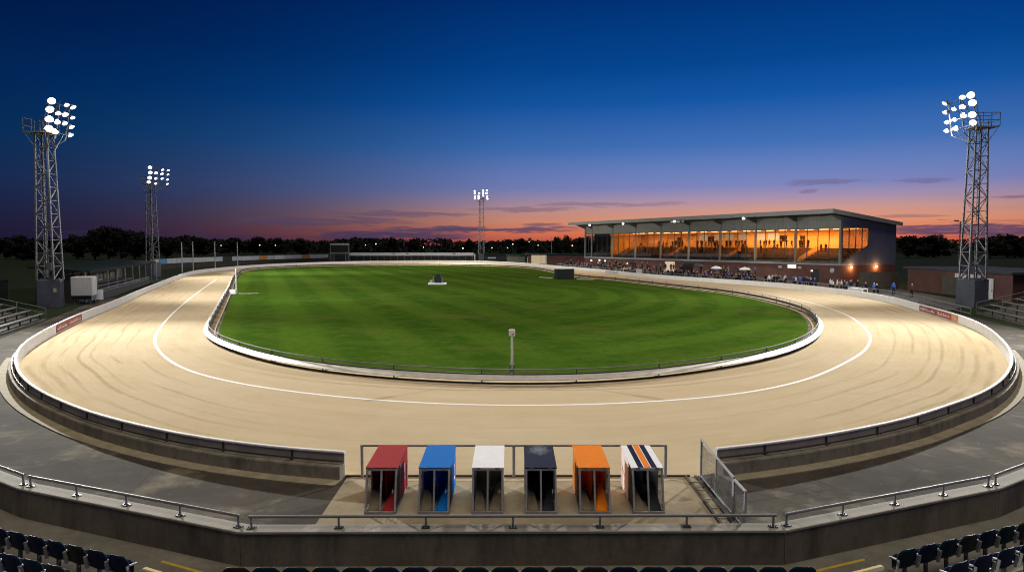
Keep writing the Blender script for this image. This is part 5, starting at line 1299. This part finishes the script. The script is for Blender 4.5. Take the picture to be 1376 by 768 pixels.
# hedges / dark scrub belts nearer the stadium and low hills behind the wood
g = MB(); n = 120; vv = []
for k in range(n + 1):
    a = R(-75 + 150 * k / n); r_ = 900; h = 9 + 3 * math.sin(k * .21) + 2 * math.sin(k * .53 + 1); g.v += [Vector((r_ * math.sin(a), r_ * math.cos(a), -2)), Vector(((r_ + 120) * math.sin(a), (r_ + 120) * math.cos(a), h)), Vector(((r_ + 500) * math.sin(a), (r_ + 500) * math.cos(a), -2))]
for k in range(n): i = 3 * k; g.f += [[i, i + 3, i + 4, i + 1], [i + 1, i + 4, i + 5, i + 2]]; g.mi += [0, 0]
struct('hills', g, M['leaf2'], fix=False, smooth=True)
FL = [(297, 329.5, 400, 0), (349, 329, 420, 1), (370, 329.3, 420, 0), (491, 329, 430, 0), (505, 327.5, 420, 1), (569, 332, 400, 0), (622, 333.3, 380, 1), (661, 332.6, 380, 0), (682, 332.8, 390, 0), (689, 327.7, 420, 1), (723, 329.3, 380, 0), (711, 324.5, 420, 0), (769, 329.8, 340, 2), (1215, 326, 380, 0), (1235, 325.5, 380, 0), (1353, 317, 400, 1), (1356, 324.5, 380, 2)]
for k, (px, py, Y, kd) in enumerate(FL):
    q = PD(px, py, Y); t = thing('street_lamp', f'distant {("white", "warm", "orange")[kd]} street lamp glowing against the dark wood, {ORD[k]} from the left', 'street lamp', (q.x, Y, -.05), 0, 'distant street lamps')
    g = MB(); g.tube((0, 0, 0), (0, 0, q.z - .2), .1, 6, .07); g.build('pole', M['dark_steel'], t)
    r_ = .2 if kd == 0 else .3; g = MB(); g.lathe([(r_ * .4, -r_), (r_, -r_ * .3), (r_, r_ * .3), (r_ * .3, r_)], (0, 0, q.z), 10); g.build('lamp', M['lamp_far' if kd < 1 else 'lamp_far_o' if kd == 2 else 'lamp_far'], t)

# ------------------------------------------------------------------ lights
def spot(name, pos, tgt, power, ang, blend=1.0, col=(1, .98, .945), rad=.3):
    l = bpy.data.lights.new(name, 'SPOT'); l.energy = power; l.spot_size = R(ang); l.spot_blend = blend; l.color = col; l.shadow_soft_size = rad
    o = bpy.data.objects.new(name, l); COL.objects.link(o); o.location = pos; o.rotation_euler = (Vector(tgt) - Vector(pos)).to_track_quat('-Z', 'Y').to_euler(); return o
for pos, tgt, pw_, ang in SPOTS: spot('floodlight_beam', pos, tgt, pw_ * K, ang)
def area(name, pos, rot, sx, sy, power, col):
    l = bpy.data.lights.new(name, 'AREA'); l.shape = 'RECTANGLE'; l.size = sx; l.size_y = sy; l.energy = power; l.color = col
    o = bpy.data.objects.new(name, l); COL.objects.link(o); o.location = pos; o.rotation_euler = rot; return o
for k in range(7):
    w = GO + Rg @ Vector((4.6 + k * 9.2, -7.2, 9.15)); area('stand_interior_light', w, (0, 0, GR), 8.0, 3.0, 1750, (1.0, .26, .016))
for k in range(7):
    w = GO + Rg @ Vector((4.6 + k * 9.2, -3.0, 9.15)); area('stand_tier_fill', w, (0, 0, GR), 8.0, .6, 800, (1.0, .3, .03))  # extra row without fittings, added to brighten the tiers and spectators
w = GO + Rg @ Vector((71.5, -7, 9.1)); area('stand_interior_light', w, (0, 0, GR), 6, 3, 45, (1.0, .6, .3))
for lx in (66, 52, 36, 17): 
    w = GO + Rg @ Vector((lx, 2.85, roofz(2.5) - .5)); spot('roof_lamp_beam', w, w + Rg @ Vector((0, 3.5, -10)), 3000, 120, .8, (1, .95, .88), .2)
for y in (-2.6, -9.2):
    w = GO + Rg @ Vector((-.45, y, 2.6)); l = bpy.data.lights.new('wall_lamp_glow', 'POINT'); l.energy = 220; l.color = (1, .45, .16); l.shadow_soft_size = .12; o = bpy.data.objects.new('wall_lamp_glow', l); COL.objects.link(o); o.location = w
# overhead fill added to lift the near walls, seats and slab
SUN_AZ, SUN_EL = 20.0, 1.0   # visible afterglow; the lamp below is fill added from above and behind the viewer
l = bpy.data.lights.new('overhead_fill_sun', 'SUN'); l.energy = 1.3; l.angle = R(40); l.color = (1, .86, .66); o = bpy.data.objects.new('overhead_fill_sun', l); COL.objects.link(o)
sd_ = Vector((.06, -.24, .97)).normalized(); o.rotation_euler = (-sd_).to_track_quat('-Z', 'Y').to_euler()

# ------------------------------------------------------------------ dusk sky (by direction only)
W = bpy.data.worlds.new('World'); sc.world = W; W.use_nodes = True; nt = NT(W.node_tree)
bg = nt.n['Background']; tc = nt.new('ShaderNodeTexCoord').outputs['Generated']
sp = nt.new('ShaderNodeSeparateXYZ'); nt.link(tc, sp.inputs[0])
el = nt.math('MULTIPLY', nt.math('ARCSINE', sp.outputs[2]), 180 / math.pi)
az = nt.math('MULTIPLY', nt.math('ARCTAN2', sp.outputs[0], sp.outputs[1]), 180 / math.pi)
t_el = nt.math('DIVIDE', el, 90.0)
def stops(lst): return [(max(0.0, e) / 30.0, lin(*c)) for e, c in lst]
e30 = nt.math('DIVIDE', el, 30.0, True)
sun_r = nt.ramp(e30, stops([(0, (196, 84, 74)), (.9, (233, 122, 82)), (1.9, (226, 150, 115)), (2.8, (205, 152, 142)), (3.6, (170, 146, 172)), (4.6, (126, 134, 188)), (5.9, (106, 129, 190)), (7.9, (66, 112, 182)), (11.3, (20, 87, 166)), (14, (4, 70, 146)), (19.3, (0, 49, 116)), (30, (0, 28, 80))]))
drk_r = nt.ramp(e30, stops([(0, (22, 21, 48)), (1.2, (24, 25, 54)), (2.4, (22, 30, 62)), (4.4, (18, 38, 74)), (7.9, (4, 42, 84)), (11.3, (0, 36, 84)), (15, (0, 27, 74)), (19.3, (0, 19, 62)), (30, (0, 11, 42))]))
mid_r = nt.ramp(e30, stops([(0, (56, 44, 72)), (1.0, (86, 58, 76)), (2.0, (82, 68, 92)), (3.2, (74, 78, 114)), (4.6, (70, 88, 136)), (7.9, (34, 84, 144)), (11.3, (8, 66, 132)), (15, (0, 50, 112)), (19.3, (0, 37, 95)), (30, (0, 20, 64))]))
fa = nt.ramp(nt.math('DIVIDE', nt.math('ADD', az, 60.0), 120.0, True), [(0.0, 0.0), (.19, .0), (.28, .13), (.36, .34), (.43, .6), (.5, .87), (.62, 1.0), (.74, 1.0), (.83, .88), (1.0, .5)], 'B_SPLINE')
one = nt.math('SUBTRACT', 1.0, fa)
c1 = nt.mix(fa, drk_r, mid_r); c2 = nt.mix(fa, mid_r, sun_r); c2 = nt.mix(fa, c1, c2)
# upper right dims a little too; thin dusk clouds: noise stretched along the horizon plus a few long banks
cb = nt.new('ShaderNodeCombineXYZ'); nt.link(nt.math('MULTIPLY', az, .1), cb.inputs[0]); nt.link(nt.math('MULTIPLY', el, 1.3), cb.inputs[1])
cn = nt.noise(cb.outputs[0], 1.0, 6, .6)
cb2 = nt.new('ShaderNodeCombineXYZ'); nt.link(nt.math('MULTIPLY', az, .35), cb2.inputs[0]); nt.link(nt.math('MULTIPLY', el, 3.2), cb2.inputs[1]); cb2.inputs[2].default_value = 4.2
cn2 = nt.noise(cb2.outputs[0], 1.0, 6, .62)
def azel(px, py):
    d = ray(px, py).normalized(); return math.degrees(math.atan2(d.x, d.y)), math.degrees(math.asin(d.z))
banks = None
for (x0, x1, yc, hw_, st) in [(500, 790, 308, 4.6, 1.0), (390, 650, 317, 8.0, 1.0), (420, 650, 286, 3.6, .6), (300, 570, 295, 5.5, .65), (620, 780, 281, 3.2, .5), (700, 940, 275, 3.0, .42), (700, 760, 302, 2.2, .7), (1050, 1180, 246, 3.2, .55), (1190, 1290, 244, 3.2, .5), (1070, 1102, 258, 2.2, .5), (1320, 1420, 265, 2.0, .65), (1160, 1290, 291, 1.8, .45), (1160, 1500, 311, 9.0, 1.0), (1320, 1400, 296, 1.6, .3), (-60, 420, 322, 8.0, .5)]:
    a0, e0 = azel(x0, yc); a1, _ = azel(x1, yc); ac = (a0 + a1) / 2; aw_ = (a1 - a0) / 2; eh = hw_ / F * 57.3
    da = nt.math('POWER', nt.math('ABSOLUTE', nt.math('DIVIDE', nt.math('SUBTRACT', az, ac), aw_)), 2.4)
    wob = nt.math('MULTIPLY', nt.math('SUBTRACT', cn2, .5), 4.2)
    de = nt.math('POWER', nt.math('ABSOLUTE', nt.math('ADD', nt.math('DIVIDE', nt.math('SUBTRACT', el, e0), eh), wob)), 2.0)
    v = nt.math('MULTIPLY', nt.ramp(nt.math('ADD', da, nt.math('ADD', de, nt.math('MULTIPLY', nt.math('SUBTRACT', cn, .5), 1.6))), [(0.0, 1.0), (.35, .85), (1.0, 0.0)]), st)
    banks = v if banks is None else nt.math('MAXIMUM', banks, v)
lowmask = nt.ramp(nt.math('DIVIDE', el, 8.0, True), [(0.0, .7), (.4, .45), (.8, 0.0)])
wisps = nt.math('MULTIPLY', nt.ramp(cn, [(.52, 0.0), (.7, .5)]), lowmask)
cl = nt.math('MAXIMUM', nt.math('MULTIPLY', banks, .95), nt.math('MULTIPLY', wisps, .32))
cc = nt.mix(nt.math('MULTIPLY', fa, 1.0), lin(30, 26, 52), lin(68, 58, 88))
cc = nt.mix(nt.math('DIVIDE', el, 6.0, True), cc, lin(118, 100, 140))
col = nt.mix(cl, c2, cc)
below = nt.math('GREATER_THAN', el, -.3)
col = nt.mix(below, (.004, .004, .006, 1), col)
sky = nt.new('ShaderNodeTexSky', sky_type='NISHITA'); sky.sun_disc = False; sky.sun_elevation = R(SUN_EL); sky.sun_rotation = R(SUN_AZ)
nt.link(col, bg.inputs['Color']); bg.inputs['Strength'].default_value = 1.0
bg2 = nt.new('ShaderNodeBackground'); nt.link(sky.outputs[0], bg2.inputs[0]); bg2.inputs[1].default_value = .0001
ad = nt.new('ShaderNodeAddShader'); nt.link(bg.outputs[0], ad.inputs[0]); nt.link(bg2.outputs[0], ad.inputs[1]); nt.link(ad.outputs[0], nt.n['World Output'].inputs[0])

# ------------------------------------------------------------------ camera and render settings
cam = bpy.data.cameras.new('Camera'); co = bpy.data.objects.new('Camera', cam); COL.objects.link(co); sc.camera = co
co.location = (0, 0, H); co.rotation_euler = (math.pi / 2 - PITCH, 0, 0); cam.sensor_width = 36; cam.lens = 36 * F / 1376; cam.clip_start = .1; cam.clip_end = 5000
vs = sc.view_settings; vs.view_transform = 'Standard'; vs.look = 'None'; vs.gamma = 1; vs.exposure = 0; vs.use_curve_mapping = False
sc.render.engine = 'CYCLES'; cy = sc.cycles; cy.use_denoising = True; cy.filter_width = 1.1; cy.max_bounces = 6; cy.diffuse_bounces = 3; cy.glossy_bounces = 3; cy.transmission_bounces = 4; cy.transparent_max_bounces = 12
cy.sample_clamp_indirect = 4.0; cy.caustics_reflective = False; cy.caustics_refractive = False
